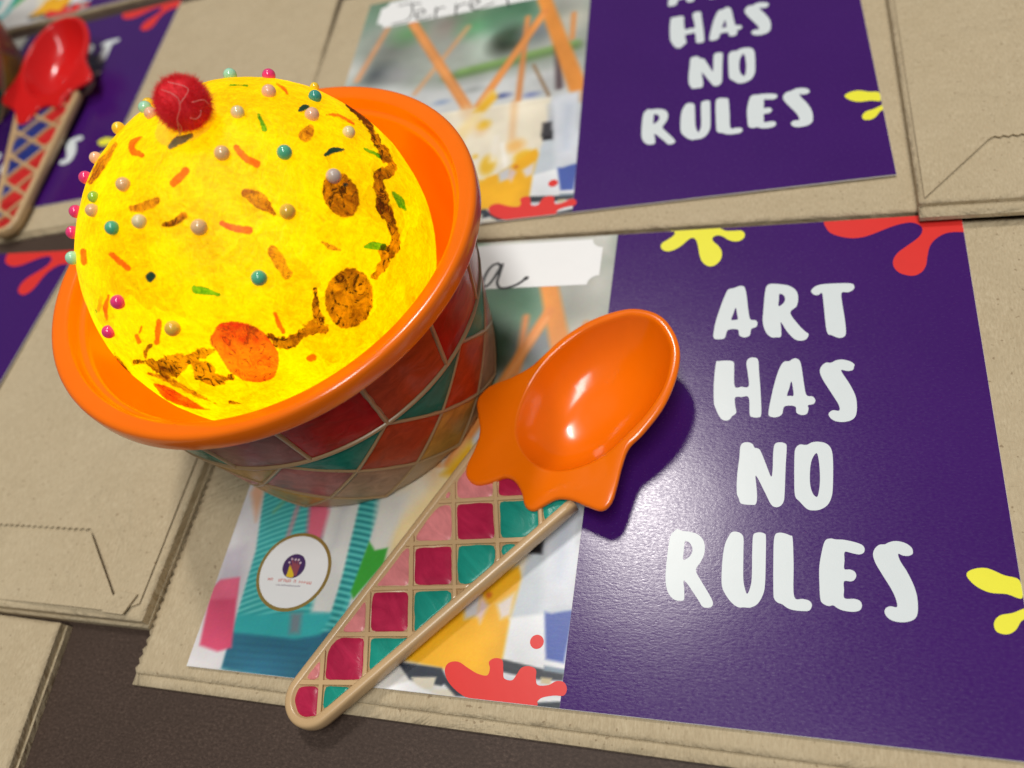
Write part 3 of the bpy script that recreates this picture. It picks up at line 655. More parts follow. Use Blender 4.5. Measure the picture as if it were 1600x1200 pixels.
GC = 'printed art cards on the paper bags'
def flatpart(name, loops, z, mat, parent, label=None):
    v, f = fill(loops); o = part(name, [(x, y, z) for x, y in v], f, mat, parent, False)
    if label: o['label'] = label
    return o
def strokes2d(lines, step=.12):
    """pen strokes [(points, width mm)] -> flat shape"""
    allp = np.array([p for l, w_ in lines for p in l]); x0, y0 = allp.min(0)-1.2; x1, y1 = allp.max(0)+1.2
    X, Y = np.meshgrid(np.arange(x0, x1, step), np.arange(y0, y1, step)); D = np.full(X.shape, 9.)
    for l, w_ in lines:
        s = smooth_open(l, 5)
        for a, b in zip(s[:-1], s[1:]): D = np.minimum(D, seg_dist(X, Y, a, b, w_/2, w_/2))
    return contour(D, X, Y)
card = thing('art_card', 'purple printed card with the orange spoon and the glowing bowl on it', 'printed card', (0, 0, 0), 0, GC)
V, Fc = box(0, 0, -.42, CW, CH, 0); part('card_stock', V, Fc, M['card_edge'], card, False)
put('photo_print', paint_photo(), card)
flatpart('purple_panel', [[(SEAM, .05), (CW-.05, .05), (CW-.05, CH-.05), (SEAM, CH-.05)]], .05, M['purple'], card)
for k, loops in LET.items():
    flatpart('letter', [[uv_main(p) for p in smooth_closed(lp, 5)] for lp in loops], .09, M['white_ink'], card)
e = .05
flatpart('paint_splash', [[(x, y) for x, y in uvs([tuple(p) for p in smooth_open(YT, 4)])]+[(uv_main((1124,356))[0], CH-e), (uv_main((1049,358))[0], CH-e)]], .09, M['yellow_ink'], card)
flatpart('paint_splash', [inside_card(uvs([tuple(p) for p in smooth_open(RT, 4)]))+[(CW-e, uv_main((1504,363))[1]), (CW-e, CH-e), (uv_main((1287,345))[0], CH-e)]], .09, M['red_ink'], card)
flatpart('paint_splash', [inside_card(uvs([tuple(p) for p in smooth_closed(Y2, 4)]))], .09, M['yellow_ink'], card)
flatpart('paint_splash', [inside_card(uvs([tuple(p) for p in smooth_closed(Y3, 4)]))], .09, M['yellow_ink'], card)
flatpart('paint_splash', [inside_card(uvs([tuple(p) for p in smooth_closed(RB, 4)]))], .09, M['red_ink'], card)
dc = uv_main((839, 1003)); flatpart('red_dot', [[(dc[0]+1.5*math.cos(a), dc[1]+1.5*math.sin(a)) for a in np.linspace(0, 2*math.pi, 32)[:-1]]], .09, M['red_ink'], card)
# name label with notched corners
y0, y1, x1 = uv_main((850, 448))[1], uv_main((850, 379))[1], uv_main((939, 410))[0]
x0 = SEAM-x1+2.0
def notch(cx, cy, a0, a1, r=3.1): return [(cx+r*math.cos(a), cy+r*math.sin(a)) for a in np.radians(np.linspace(a0, a1, 10))]
LABEL = notch(x1, y0, 180, 90)+notch(x1, y1, 270, 180)+notch(x0, y1, 0, -90)+notch(x0, y0, 90, 0)
def label_on(c): return flatpart('name_label', [LABEL], .12, M['label'], c)
# further cards share the print
def card_copy(label, loc, rz):
    c = copy_tree(card); c.location = tuple(x*MM for x in loc); c.rotation_euler = (0, 0, rz); c['label'] = label; return c
card_up = card_copy('purple printed card with a hand lettered name on its white label', (UP_T[0], UP_T[1], UP_Z), UP_A)
a_d = .105; br = np.array([-113.5, 162.6]); o_d = br-CW*np.array([math.cos(a_d), math.sin(a_d)])
card_d = card_copy('purple printed card lying under the red spoon', (o_d[0], o_d[1], .0), a_d)
a_g = .105; o_g = np.array([-186., 295.5])-SEAM*np.array([math.cos(a_g), math.sin(a_g)])
card_g = card_copy('printed card just beyond the top edge of the card under the red spoon', (o_g[0], o_g[1], .0), a_g)
a_e = -.025; tr = np.array([-99.2, 131.6]); o_e = tr-np.array([math.cos(a_e)*CW-math.sin(a_e)*CH, math.sin(a_e)*CW+math.cos(a_e)*CH])
card_e = card_copy('purple printed card on the bag with the folded bottom flap', (o_e[0], o_e[1], 4.25), a_e)
lb = label_on(card)
ms = lambda *pp: [uv_main((740+x/5, 360+y/5)) for x, y in pp]
v, f = strokes2d([(ms((215,300),(195,262),(140,285),(95,350),(75,420),(100,440),(150,390),(200,310),(228,268)), .85), (ms((228,268),(205,340),(185,410),(205,450),(260,452),(340,425),(410,378)), .85), (ms((405,380),(415,374)), 1.3)])
o = part('handwriting', [(x, y, .16) for x, y in v], f, M['ink'], lb, False)
lb2 = label_on(card_up)
us = lambda *pp: [uv_up((480+x/3.3333, y/3.3333)) for x, y in pp]
v, f = strokes2d([(us((478,32),(530,22),(592,20)), .7), (us((548,24),(548,70),(520,108),(445,128)), .7), (us((568,84),(612,68),(600,50),(574,62),(568,92),(596,102),(650,84)), .7),
                  (us((672,42),(668,92)), .7), (us((668,66),(690,44),(716,40)), .7), (us((776,24),(774,78)), .7), (us((776,48),(800,26),(832,20)), .7),
                  (us((850,36),(895,16),(884,-4),(856,8),(850,36),(880,52),(972,16)), .7), (us((1040,-60),(1042,-10),(1048,34)), .7)])
part('handwriting', [(x, y, .16) for x, y in v], f, M['ink'], lb2, False)
# round sticker
sc0 = uv_main((459, 893)); e1 = [uv_main(p) for p in ((401,890),(518,885),(465,834),(452,952))]
RS = sum(math.hypot(p[0]-sc0[0], p[1]-sc0[1]) for p in e1)/4
circ = lambda r, n=72, c=sc0: [(c[0]+r*math.cos(a), c[1]+r*math.sin(a)) for a in np.linspace(0, 2*math.pi, n+1)[:-1]]
st = flatpart('round_sticker', [circ(RS)], .12, M['gold'], card); flatpart('sticker_face', [circ(RS*.915)], .15, M['label'], st)
lp = lambda x, y: uv_main((380+x/8.57, 820+y/8.57))
lc = lp(685, 555); LR = RS*.31
flatpart('logo_disc', [circ(LR, 40, lc)], .18, M['logo_purple'], st)
hand = [lp(*p) for p in [(640,690),(650,600),(632,560),(615,500),(628,490),(650,545),(662,545),(652,445),(670,440),(685,520),(694,520),(702,450),(718,450),(712,525),(722,530),(742,455),(757,460),(740,540),(745,550),(768,505),(780,512),(752,590),(730,650),(715,690)]]
flatpart('logo_hand', [hand], .20, M['logo_hand'], st)
for q in ((662,462),(708,470),(750,474),(772,515),(624,508)): 
    cq = lp(*q); flatpart('logo_fingertip', [circ(.28, 12, cq)], .215, M['logo_white'], st)
flatpart('logo_flame', [[lp(*p) for p in smooth_closed([(580,690),(600,640),(625,560),(640,560),(665,620),(680,690),(640,712)], 4)]], .22, M['logo_yellow'], st)
def tinytext(x0, y0, x1, y1, n, h, mat, seed, name):
    rnd = random.Random(seed); mb = MB(); x = 0.0
    for i in range(n):
        if rnd.random() < .16 and 0 < i < n-1: continue
        t0, t1 = i/n, (i+.72)/n; A = np.array(lp(x0+(x1-x0)*t0, y0+(y1-y0)*t0)); B = np.array(lp(x0+(x1-x0)*t1, y0+(y1-y0)*t1))
        up = np.array([-(B-A)[1], (B-A)[0]])/np.linalg.norm(B-A)*h; wv = (B-A)
        def bar(p, q, w_):
            p, q = A+wv*p[0]+up*p[1], A+wv*q[0]+up*q[1]; d = (q-p)/np.linalg.norm(q-p); nn = np.array([-d[1], d[0]])*w_
            return [(*(p-nn), .18), (*(q-nn), .18), (*(q+nn), .18), (*(p+nn), .18)]
        mb.add(bar((.1, 0), (.1, 1), h*.13), [(0, 1, 2, 3)])
        if rnd.random() < .7: mb.add([(a, b, c+.004) for a, b, c in bar((.9, 0), (.9, 1), h*.13)], [(0, 1, 2, 3)])
        yy = rnd.choice((.05, .5, .95)); mb.add([(a, b, c+.008) for a, b, c in bar((0, yy), (1, yy), h*.13)], [(0, 1, 2, 3)])
    part(name, mb.V, mb.F, mat, st, False)
tinytext(335, 745, 920, 800, 17, .62, M['tiny_red'], 3, 'logo_lettering')
tinytext(445, 812, 772, 838, 16, .30, M['tiny_dark'], 8, 'logo_lettering')

# ------------------------------------------------------------------ bowls
GBo = 'waffle patterned ice cream bowls'
BX, BY = 23.4, 79.7
def make_bowl():
    root = thing('ice_cream_bowl', 'orange lined bowl with painted waffle wall holding the glowing yellow ball', 'bowl', (BX, BY, .2), 0, GBo)
    prof = [(47.4,51.9),(48.9,52.0),(49.9,52.1),(50.3,52.4),(50.45,52.9),(50.55,54.4),(50.5,55.6),(50.35,56.3),(50.0,56.75),(49.5,56.95),(48.8,56.95),(47.6,56.75),(46.8,56.55),(46.35,56.2),(46.15,55.6),(45.95,54.6),(45.75,53.9),(45.3,53.5),(44.6,53.2),(44.25,52.6),(44.05,51.2),(43.6,47.5),(42.6,40),(41.2,31),(39,22),(35,15.5),(29,12.6),(20,12.2),(8,12.2),(.01,12.2)]
    pr = [tuple(p) for p in smooth_open(prof, 3)]
    V, Fc = lathe(pr, 160); part('orange_liner', V, Fc, M['orange'], root)
    def wall(z): return 38.6+(47.3-38.6)*z/57
    out = [(.01, .6), (34, .6), (35.5, 0), (37.6, 0), (38.3, .4)] + [(wall(z), z) for z in np.linspace(1, 50.6, 26)] + [(48.7, 50.9), (49.3, 51.4), (49.3, 52.0), (48.6, 52.3), (47.0, 52.3)]
    V, Fc = lathe(out, 160); part('outer_shell', V, Fc, M['tan_wall'], root)
    def pt(th, z, h): r = wall(z)+h; a = math.radians(th); return (r*math.cos(a), r*math.sin(a), z)
    def ridge(path, wd, h):
        """raised bar along (theta, z) points on the wall"""
        V = []; Fc = []; n = len(path); rings = [(-wd, -.2), (-wd*.75, h*.75), (-wd*.3, h), (wd*.3, h), (wd*.75, h*.75), (wd, -.2)]
        for i, (th, z) in enumerate(path):
            a, b = path[max(0, i-1)], path[min(n-1, i+1)]; r = wall(z)
            dx, dz = math.radians(b[0]-a[0])*r, b[1]-a[1]; L = math.hypot(dx, dz); nx, nz = -dz/L, dx/L
            for o_, hh in rings: V.append(pt(th+math.degrees(o_*nx/r), min(max(z+o_*nz, .15), 51.0), hh))
        m = len(rings)
        for i in range(n-1):
            for k in range(m-1): Fc.append((i*m+k, (i+1)*m+k, (i+1)*m+k+1, i*m+k+1))
        return V, Fc
    ZR, N1, N2 = 31.6, 15, 11
    V, Fc = ridge([(t, ZR) for t in np.linspace(0, 360, 145)], .6, .65); part('ring_ridge', V, Fc, M['tan_wall'], root)
    t1 = [-71.3+24*k for k in range(N1)]
    for t in t1: V, Fc = ridge([(t, z) for z in np.linspace(ZR+.3, 51.0, 10)], .5, .5); part('wall_ridge', V, Fc, M['tan_wall'], root)
    D2 = 360/N2; t2 = [-80.5+D2*k for k in range(N2)]
    lev = [ZR, 19.0, 8.2, 0.2]
    def zdrop(s):  # s in half spacings
        i = min(int(s), 2); f = s-i; return lev[i]+(lev[i+1]-lev[i])*f
    for t in t2:
        for sg in (1, -1):
            V, Fc = ridge([(t+sg*s*D2/2, zdrop(s)) for s in np.linspace(.02, 3, 25)], .42, .4+.04*sg); part('wall_ridge', V, Fc, M['tan_wall'], root)
    rnd = random.Random(4)
    def cell(poly, mat, name='painted_cell'):
        c = np.mean(poly, 0); q = []
        for p in poly:   # inset from the ridges
            d = np.array(p)-c; r = wall(c[1]); dm = np.array([math.radians(d[0])*r, d[1]]); L = np.linalg.norm(dm); k = max(.2, 1-.85/L)
            q.append(c+d*k)
        pts = []
        for i in range(len(q)):
            a, b = q[i], q[(i+1) % len(q)]
            for k in range(7):
                p = a+(b-a)*k/7; j = .28*noise.noise(Vector((p[0]*.5, p[1]*.5, 1)))
                pts.append(p+np.array([j, j*.6]))
        V = [pt(c[0], c[1], .26)]; Fc = []; n = len(pts)
        for f in (.5, .9, 1.0):
            for p in pts: qq = c+(np.array(p)-c)*f; V.append(pt(qq[0], max(qq[1], .25), .26 if f < 1 else .06))
        for k in range(n):
            k2 = (k+1) % n; Fc.append((0, 1+k, 1+k2))
            for g in range(2): Fc.append((1+g*n+k, 1+(g+1)*n+k, 1+(g+1)*n+k2, 1+g*n+k2))
        part(name, V, Fc, mat, root)
    up = ['mauve', 'red', 'brick', 'red', 'blush']
    for k in range(N1):
        a = t1[k]; cname = {-4: 'teal', -3: 'red', -2: 'teal', -1: 'mauve', 0: 'red', 1: 'brick', 2: 'red', 3: 'blush', 4: 'red', 5: 'brick'}.get(k if k < 8 else k-N1, 'teal')
        n = 6; poly = [(a+24*i/n, ZR) for i in range(n+1)]+[(a+24-24*i/n, 51.2) for i in range(n+1)]
        cell(poly, PB[cname])
    for k in range(N2):
        t = t2[k]
        cell([(t, lev[0]), (t+D2/2, lev[0]), (t+D2, lev[0]), (t+D2/2, lev[1])][::-1], PB['amber' if k == N2-1 else 'teal'])
        cell([(t, lev[0]), (t+D2/2, lev[1]), (t, lev[2]), (t-D2/2, lev[1])][::-1], PB[['blush', 'brick', 'brick', 'pink', 'blush', 'brick', 'pink', 'brick', 'blush', 'brick', 'pink'][k]])
        cell([(t+D2/2, lev[1]), (t+D2, lev[2]), (t+D2/2, lev[3]), (t, lev[2])][::-1], PB[['beige', 'amber', 'beige', 'amber', 'beige', 'teal', 'beige', 'amber', 'beige', 'teal', 'amber'][k]])
    return root
bowl = make_bowl()
b2 = copy_tree(bowl); b2.location = (-226*MM, 229*MM, .2*MM); b2.rotation_euler = (0, 0, 1.9)
b2['label'] = 'painted waffle bowl standing beside the red spoon, cut off by the picture edge'

# ------------------------------------------------------------------ glowing ice cream ball
BC = np.array([22.4, 79.7, 50.75]); BR_ = 38.35
def wob(d):
    return .22*noise.noise(Vector((d[0]*3.2, d[1]*3.2, d[2]*3.2)))+.12*noise.noise(Vector((d[0]*9, d[1]*9, d[2]*9+5)))+.05*noise.noise(Vector((d[0]*25, d[1]*25, d[2]*25)))
def surf(d, off=0.0): return np.array(d)*(BR_+wob(d)+off)
lamp = thing('ice_cream_lamp', 'glowing yellow papier-mache ball with painted sprinkles, pearl beads and red pompom', 'lamp', (BC[0], BC[1], BC[2]), 0)
V = []; Fc = []; nr, ns = 120, 220
for i in range(nr+1):
    th = math.pi*i/nr
    for k in range(ns):
        a = 2*math.pi*k/ns; V.append(surf((math.sin(th)*math.cos(a), math.sin(th)*math.sin(a), math.cos(th))))
for i in range(nr):
    for k in range(ns): k2 = (k+1) % ns; Fc.append((i*ns+k, (i+1)*ns+k, (i+1)*ns+k2, i*ns+k2))
part('paper_shell', V, Fc, M['ball'], lamp)
l = bpy.data.lights.new('lamp_light', 'POINT'); l.energy = .088; l.color = (1, 1, .85); l.shadow_soft_size = .007
lo = bpy.data.objects.new('lamp_light', l); col.objects.link(lo); lo.parent = lamp; lo.location = (-.006, -.003, -.017)

def bdir(px):
    p = on_sphere(px, BC, BR_); d = p-BC; return d/np.linalg.norm(d)
def film(name, shapes, mat, off=.14, rough=1.2, freq=.09, seed=0, step=1.5, soft=4.5):
    """shapes in photo pixels: ('s', points, widths) strokes, ('e', cx, cy, rx, ry, deg) ellipse, ('p', points) outline"""
    xs = []; ys = []
    for s in shapes:
        if s[0] == 'e': xs += [s[1]-s[3]-s[4], s[1]+s[3]+s[4]]; ys += [s[2]-s[3]-s[4], s[2]+s[3]+s[4]]
        else:
            mw = max(s[2]) if s[0] == 's' and hasattr(s[2], '__len__') else (s[2] if s[0] == 's' else 0)
            xs += [p[0]-mw for p in s[1]]+[p[0]+mw for p in s[1]]; ys += [p[1]-mw for p in s[1]]+[p[1]+mw for p in s[1]]
    X, Y = np.meshgrid(np.arange(min(xs)-5, max(xs)+5, step), np.arange(min(ys)-5, max(ys)+5, step)); D = np.full(X.shape, 99.)
    for s in shapes:
        if s[0] == 'e':
            a = math.radians(s[5]); u = (X-s[1])*math.cos(a)+(Y-s[2])*math.sin(a); v = -(X-s[1])*math.sin(a)+(Y-s[2])*math.cos(a)
            D = np.minimum(D, (np.sqrt((u/s[3])**2+(v/s[4])**2)-1)*min(s[3], s[4]))
        elif s[0] == 'p': D = np.minimum(D, poly_dist(X, Y, [tuple(p) for p in smooth_closed(s[1], 4)]))
        else:
            n = len(s[1]); wd = s[2] if hasattr(s[2], '__len__') else [s[2]]*n
            pw = smooth_open([(p[0], p[1], w_*1.18+.6) for p, w_ in zip(s[1], wd)], 5)
            for a, b in zip(pw[:-1], pw[1:]): D = np.minimum(D, seg_dist(X, Y, a, b, a[2]/2, b[2]/2))
    if rough:
        N = np.array([[noise.noise(Vector((x*freq, y*freq, seed*3.3)))+.6*noise.noise(Vector((x*freq*2.7, y*freq*2.7, seed+11))) for x in X[0]] for y in Y[:, 0]])
        D = D+rough*N
    v2, f2 = contour(D, X, Y); dv = list(DV)
    V = [surf(bdir(p), off) for p in v2]
    Fc = [tuple(reversed(f)) for f in f2]
    if not Fc: return None
    o = part(name, V, Fc, mat, lamp)
    at = o.data.color_attributes.new('fade', 'FLOAT_COLOR', 'POINT')
    at.data.foreach_set('color', np.repeat(np.clip(np.array(dv)/soft, 0, 1), 4).astype(np.float32))
    return o
S = lambda pts, w_: ('s', pts, w_)
k = 0
for pts, w_ in [([(221,215),(208,224),(208,236),(222,243)], [5,9,10,8]), ([(291,268),(272,287)], 12), ([(369,231),(382,246),(401,257)], [9,11,11]), ([(347,349),(367,357),(389,360)], [8,11,12]),
                ([(176,398),(200,419)], 9), ([(132,393),(133,409)], 10), ([(250,502),(246,534)], 9), ([(430,490),(436,506),(443,518)], [8,8,6]), ([(170,462),(165,482),(167,500)], [5,9,4]),
                ([(214,524),(219,533)], 7), ([(222,510),(219,520)], 4), ([(484,559),(488,558)], 11), ([(432,131),(444,140),(449,148)], [3,6,4]), ([(510,180),(530,182),(552,194)], [3,6,4]), ([(417,569),(424,573)], 3)]:
    k += 1; film('sprinkle', [S(pts, w_)], M['f_orange'], seed=k)
for pts, w_ in [([(404,179),(413,203)], [5,9]), ([(569,233),(592,245)], [5,6]), ([(614,302),(624,315),(633,328)], [7,12,6]), ([(305,452),(322,455),(342,460)], [11,12,5]), ([(569,386),(582,384),(598,386)], [5,12,10]), ([(355,134),(386,134)], 3.5), ([(150,484),(152,488)], 4)]:
    k += 1; film('sprinkle', [S(pts, w_)], M['f_green'], seed=k, rough=1.6)
film('sprinkle', [S([(508,243),(520,236),(535,235)], [6,9,4])], M['f_dark'], off=.3); film('sprinkle', [S([(467,176),(474,171),(481,169)], [5,9,5])], M['f_dark'], off=.3)
film('sprinkle', [('p', [(229,431),(239,423),(248,431),(237,442)])], M['f_dark'], off=.5, rough=.4)
film('sprinkle', [S([(267,231),(280,222),(300,214)], [8,13,8])], M['f_slate'], off=.3)
for pts, w_, mt in [([(384,301),(405,313),(428,333)], [14,22,6], 'f_lightbrown'), ([(257,352),(272,349),(288,338)], [6,12,12], 'f_brown'), ([(208,326),(226,324),(245,315)], [10,15,12], 'f_lightbrown'),
                    ([(426,392),(437,410),(448,428)], [16,17,15], 'f_lightbrown'), ([(503,379),(516,386),(530,391)], [5,9,4], 'f_lightbrown'), ([(477,213),(483,205),(486,200)], [20,14,4], 'f_lightbrown'),
                    ([(182,226),(162,255),(142,285)], [7,13,10], 'f_lightbrown'), ([(158,466),(154,484)], 7, 'f_ochre'), ([(360,627),(376,630)], [7,3], 'f_brown'), ([(180,552),(190,568),(206,590)], [4,8,5], 'f_brown')]:
    k += 1; film('sprinkle', [S(pts, w_)], M[mt], seed=k, rough=1.8)
film('painted_cookie', [('e', 532, 305, 38, 28, 65)], M['f_brown'], off=.2, rough=2.2, seed=50)
film('painted_cookie', [('e', 545, 466, 48, 39, 95)], M['f_brown'], off=.2, rough=2.4, seed=51)
film('painted_cookie', [('p', [(331,520),(345,503),(372,501),(398,508),(424,530),(436,556),(432,585),(414,595),(388,596),(362,582),(343,556),(328,535)])], M['f_red'], off=.2, rough=1.5, seed=52)
film('painted_cookie', [('p', [(240,597),(262,601),(292,618),(318,634),(332,640),(300,638),(268,628),(250,615)])], M['f_red'], off=.2, rough=1.2, seed=53)
film('chocolate_trail', [S([(532,157),(552,172),(572,192),(588,220),(602,246)], [3,8,10,12,18]), S([(604,246),(613,262),(598,272),(590,274)], [14,14,18,16]), S([(590,274),(594,300),(600,325),(610,345),(617,375),(610,392),(600,395),(600,408),(586,432)], [14,16,22,16,14,20,20,14,12])], M['f_brown'], rough=4.0, freq=.07, seed=60)
film('chocolate_trail', [S([(236,540),(228,550),(229,562)], [6,7,6]), S([(210,566),(232,564),(250,574),(272,570),(292,562),(312,552),(330,548)], [5,10,20,32,16,18,10]), S([(300,560),(318,580),(340,590),(362,588)], [12,26,16,8])], M['f_brown'], rough=5.0, freq=.08, seed=61, off=.1)
film('chocolate_trail', [S([(424,525),(440,535),(452,536),(472,522),(490,512),(508,515)], [10,16,18,16,20,14]), S([(492,452),(494,480),(500,505)], [4,12,14])], M['f_brown'], rough=4.5, freq=.08, seed=62, off=.12)
film('chocolate_trail', [S([(232,583),(262,592),(300,612),(340,632)], [4,9,8,3])], M['f_lightbrown'], rough=2, seed=63, off=.1)
film('paint_spot', [('e', 539, 289, 5, 4, 0)], M['f_dark'], off=.3, rough=.5)
# pearls
def uvsphere(r, n=20, m=12):
    V = [(0, 0, r)]; Fc = []
    for i in range(1, m):
        t = math.pi*i/m
        for q in range(n): a = 2*math.pi*q/n; V.append((r*math.sin(t)*math.cos(a), r*math.sin(t)*math.sin(a), r*math.cos(t)))
    V.append((0, 0, -r)); last = len(V)-1
    for q in range(n): Fc.append((0, 1+q, 1+(q+1) % n)); Fc.append((last, 1+(m-2)*n+(q+1) % n, 1+(m-2)*n+q))
    for i in range(m-2):
        for q in range(n): Fc.append((1+i*n+q, 1+(i+1)*n+q, 1+(i+1)*n+(q+1) % n, 1+i*n+(q+1) % n))
    return V, Fc
pm = {}
for kk in PEARL: V, Fc = uvsphere(1.4, 28, 18); pm[kk] = mesh('pearl_bead', V, Fc, PEARL[kk])
PE = [(360,120,'mint',1),(420,120,'magenta',1),(229,171,'mint',.95),(231,161,'gold',.9),(238,180,'peach',.9),(186,201,'gold',.95),(420,147,'peach',1),(372,179,'pale',.9),(348,242,'tan',1),(444,241,'green',1.02),
      (196,290,'tan',.95),(149,330,'tan',.9),(180,357,'green',.95),(221,347,'pale',.95),(313,356,'tan',1.05),(449,332,'ochre',1.05),(133,277,'magenta',.95),(121,331,'magenta',.95),(113,363,'magenta',.95),(152,248,'peach',.9),
      (119,403,'mint',1),(150,309,'lime',.8),(491,155,'teal',.95),(486,184,'peach',1),(543,210,'pale',.9),(520,277,'grey',1.05),(492,134,'gold',.7),(188,471,'magenta',1),(173,517,'magenta',.95),(273,511,'ochre',1.05),(405,434,'green',1.05)]
for x, y, cn, s in PE:
    d = bdir((x, y)); c_ = surf(d, 1.4*s*.35); o = put('pearl_bead', pm[cn], lamp, c_); o.scale = (s, s, s)
    o.rotation_euler = Vector(d).to_track_quat('Z', 'Y').to_euler()
# pompom cherry on a blob of clear glue
film('glue_blob', [('p', [(243,205),(246,222),(262,230),(300,222),(328,205),(340,180),(332,160),(300,150),(262,165)])], M['glue'], off=.28, rough=1.5, seed=70)
pd = bdir((301, 189)); pc = surf(pd, 4.0); pom = None
rnd = random.Random(9); V, Fc = uvsphere(4.6, 48, 32)
V = [np.array(v)*(1+.08*noise.noise(Vector(v)*.35)) for v in V]
pom = put('pompom', mesh('pompom', V, Fc, M['pom']), lamp, pc)
mb = MB()
for i in range(13000):
    d = np.array([rnd.gauss(0, 1) for _ in range(3)]); d /= np.linalg.norm(d); t_ = np.cross(d, [rnd.gauss(0, 1) for _ in range(3)]); t_ /= np.linalg.norm(t_)
    s2 = np.cross(d, t_); r0 = 4.1; L = rnd.uniform(.7, 1.7) if rnd.random() < .95 else rnd.uniform(1.7, 2.5); a_, b_ = rnd.uniform(-.5, .5), rnd.uniform(-.5, .5); hw = .02
    p0 = d*r0; p1 = d*(r0+L*.6)+t_*a_*.4; p2 = d*(r0+L)+t_*a_+s2*b_
    mb.add([p0-s2*hw, p0+s2*hw, p1-s2*hw, p1+s2*hw, p2], [(0, 1, 3, 2), (2, 3, 4)])
o = part('fuzz', mb.V, mb.F, M['pom'], pom); o['kind'] = 'stuff'
def on_pom(px, off=.35):
    p = on_sphere(px, BC+pc, 5.3+off); return p-(BC+pc)
for pts in [[(252,140),(268,146),(279,155),(281,170),(277,185),(279,200),(283,212)], [(281,162),(290,150),(294,140),(286,134),(262,128)], [(297,184),(306,186),(313,180),(314,172)], [(300,160),(318,156),(326,163)], [(277,190),(284,202),(276,214)]]:
    pp = smooth_open([on_pom(q) for q in pts], 5); V, Fc = tube(pp, .07, 6); part('glue_thread', V, Fc, M['thread'], pom)

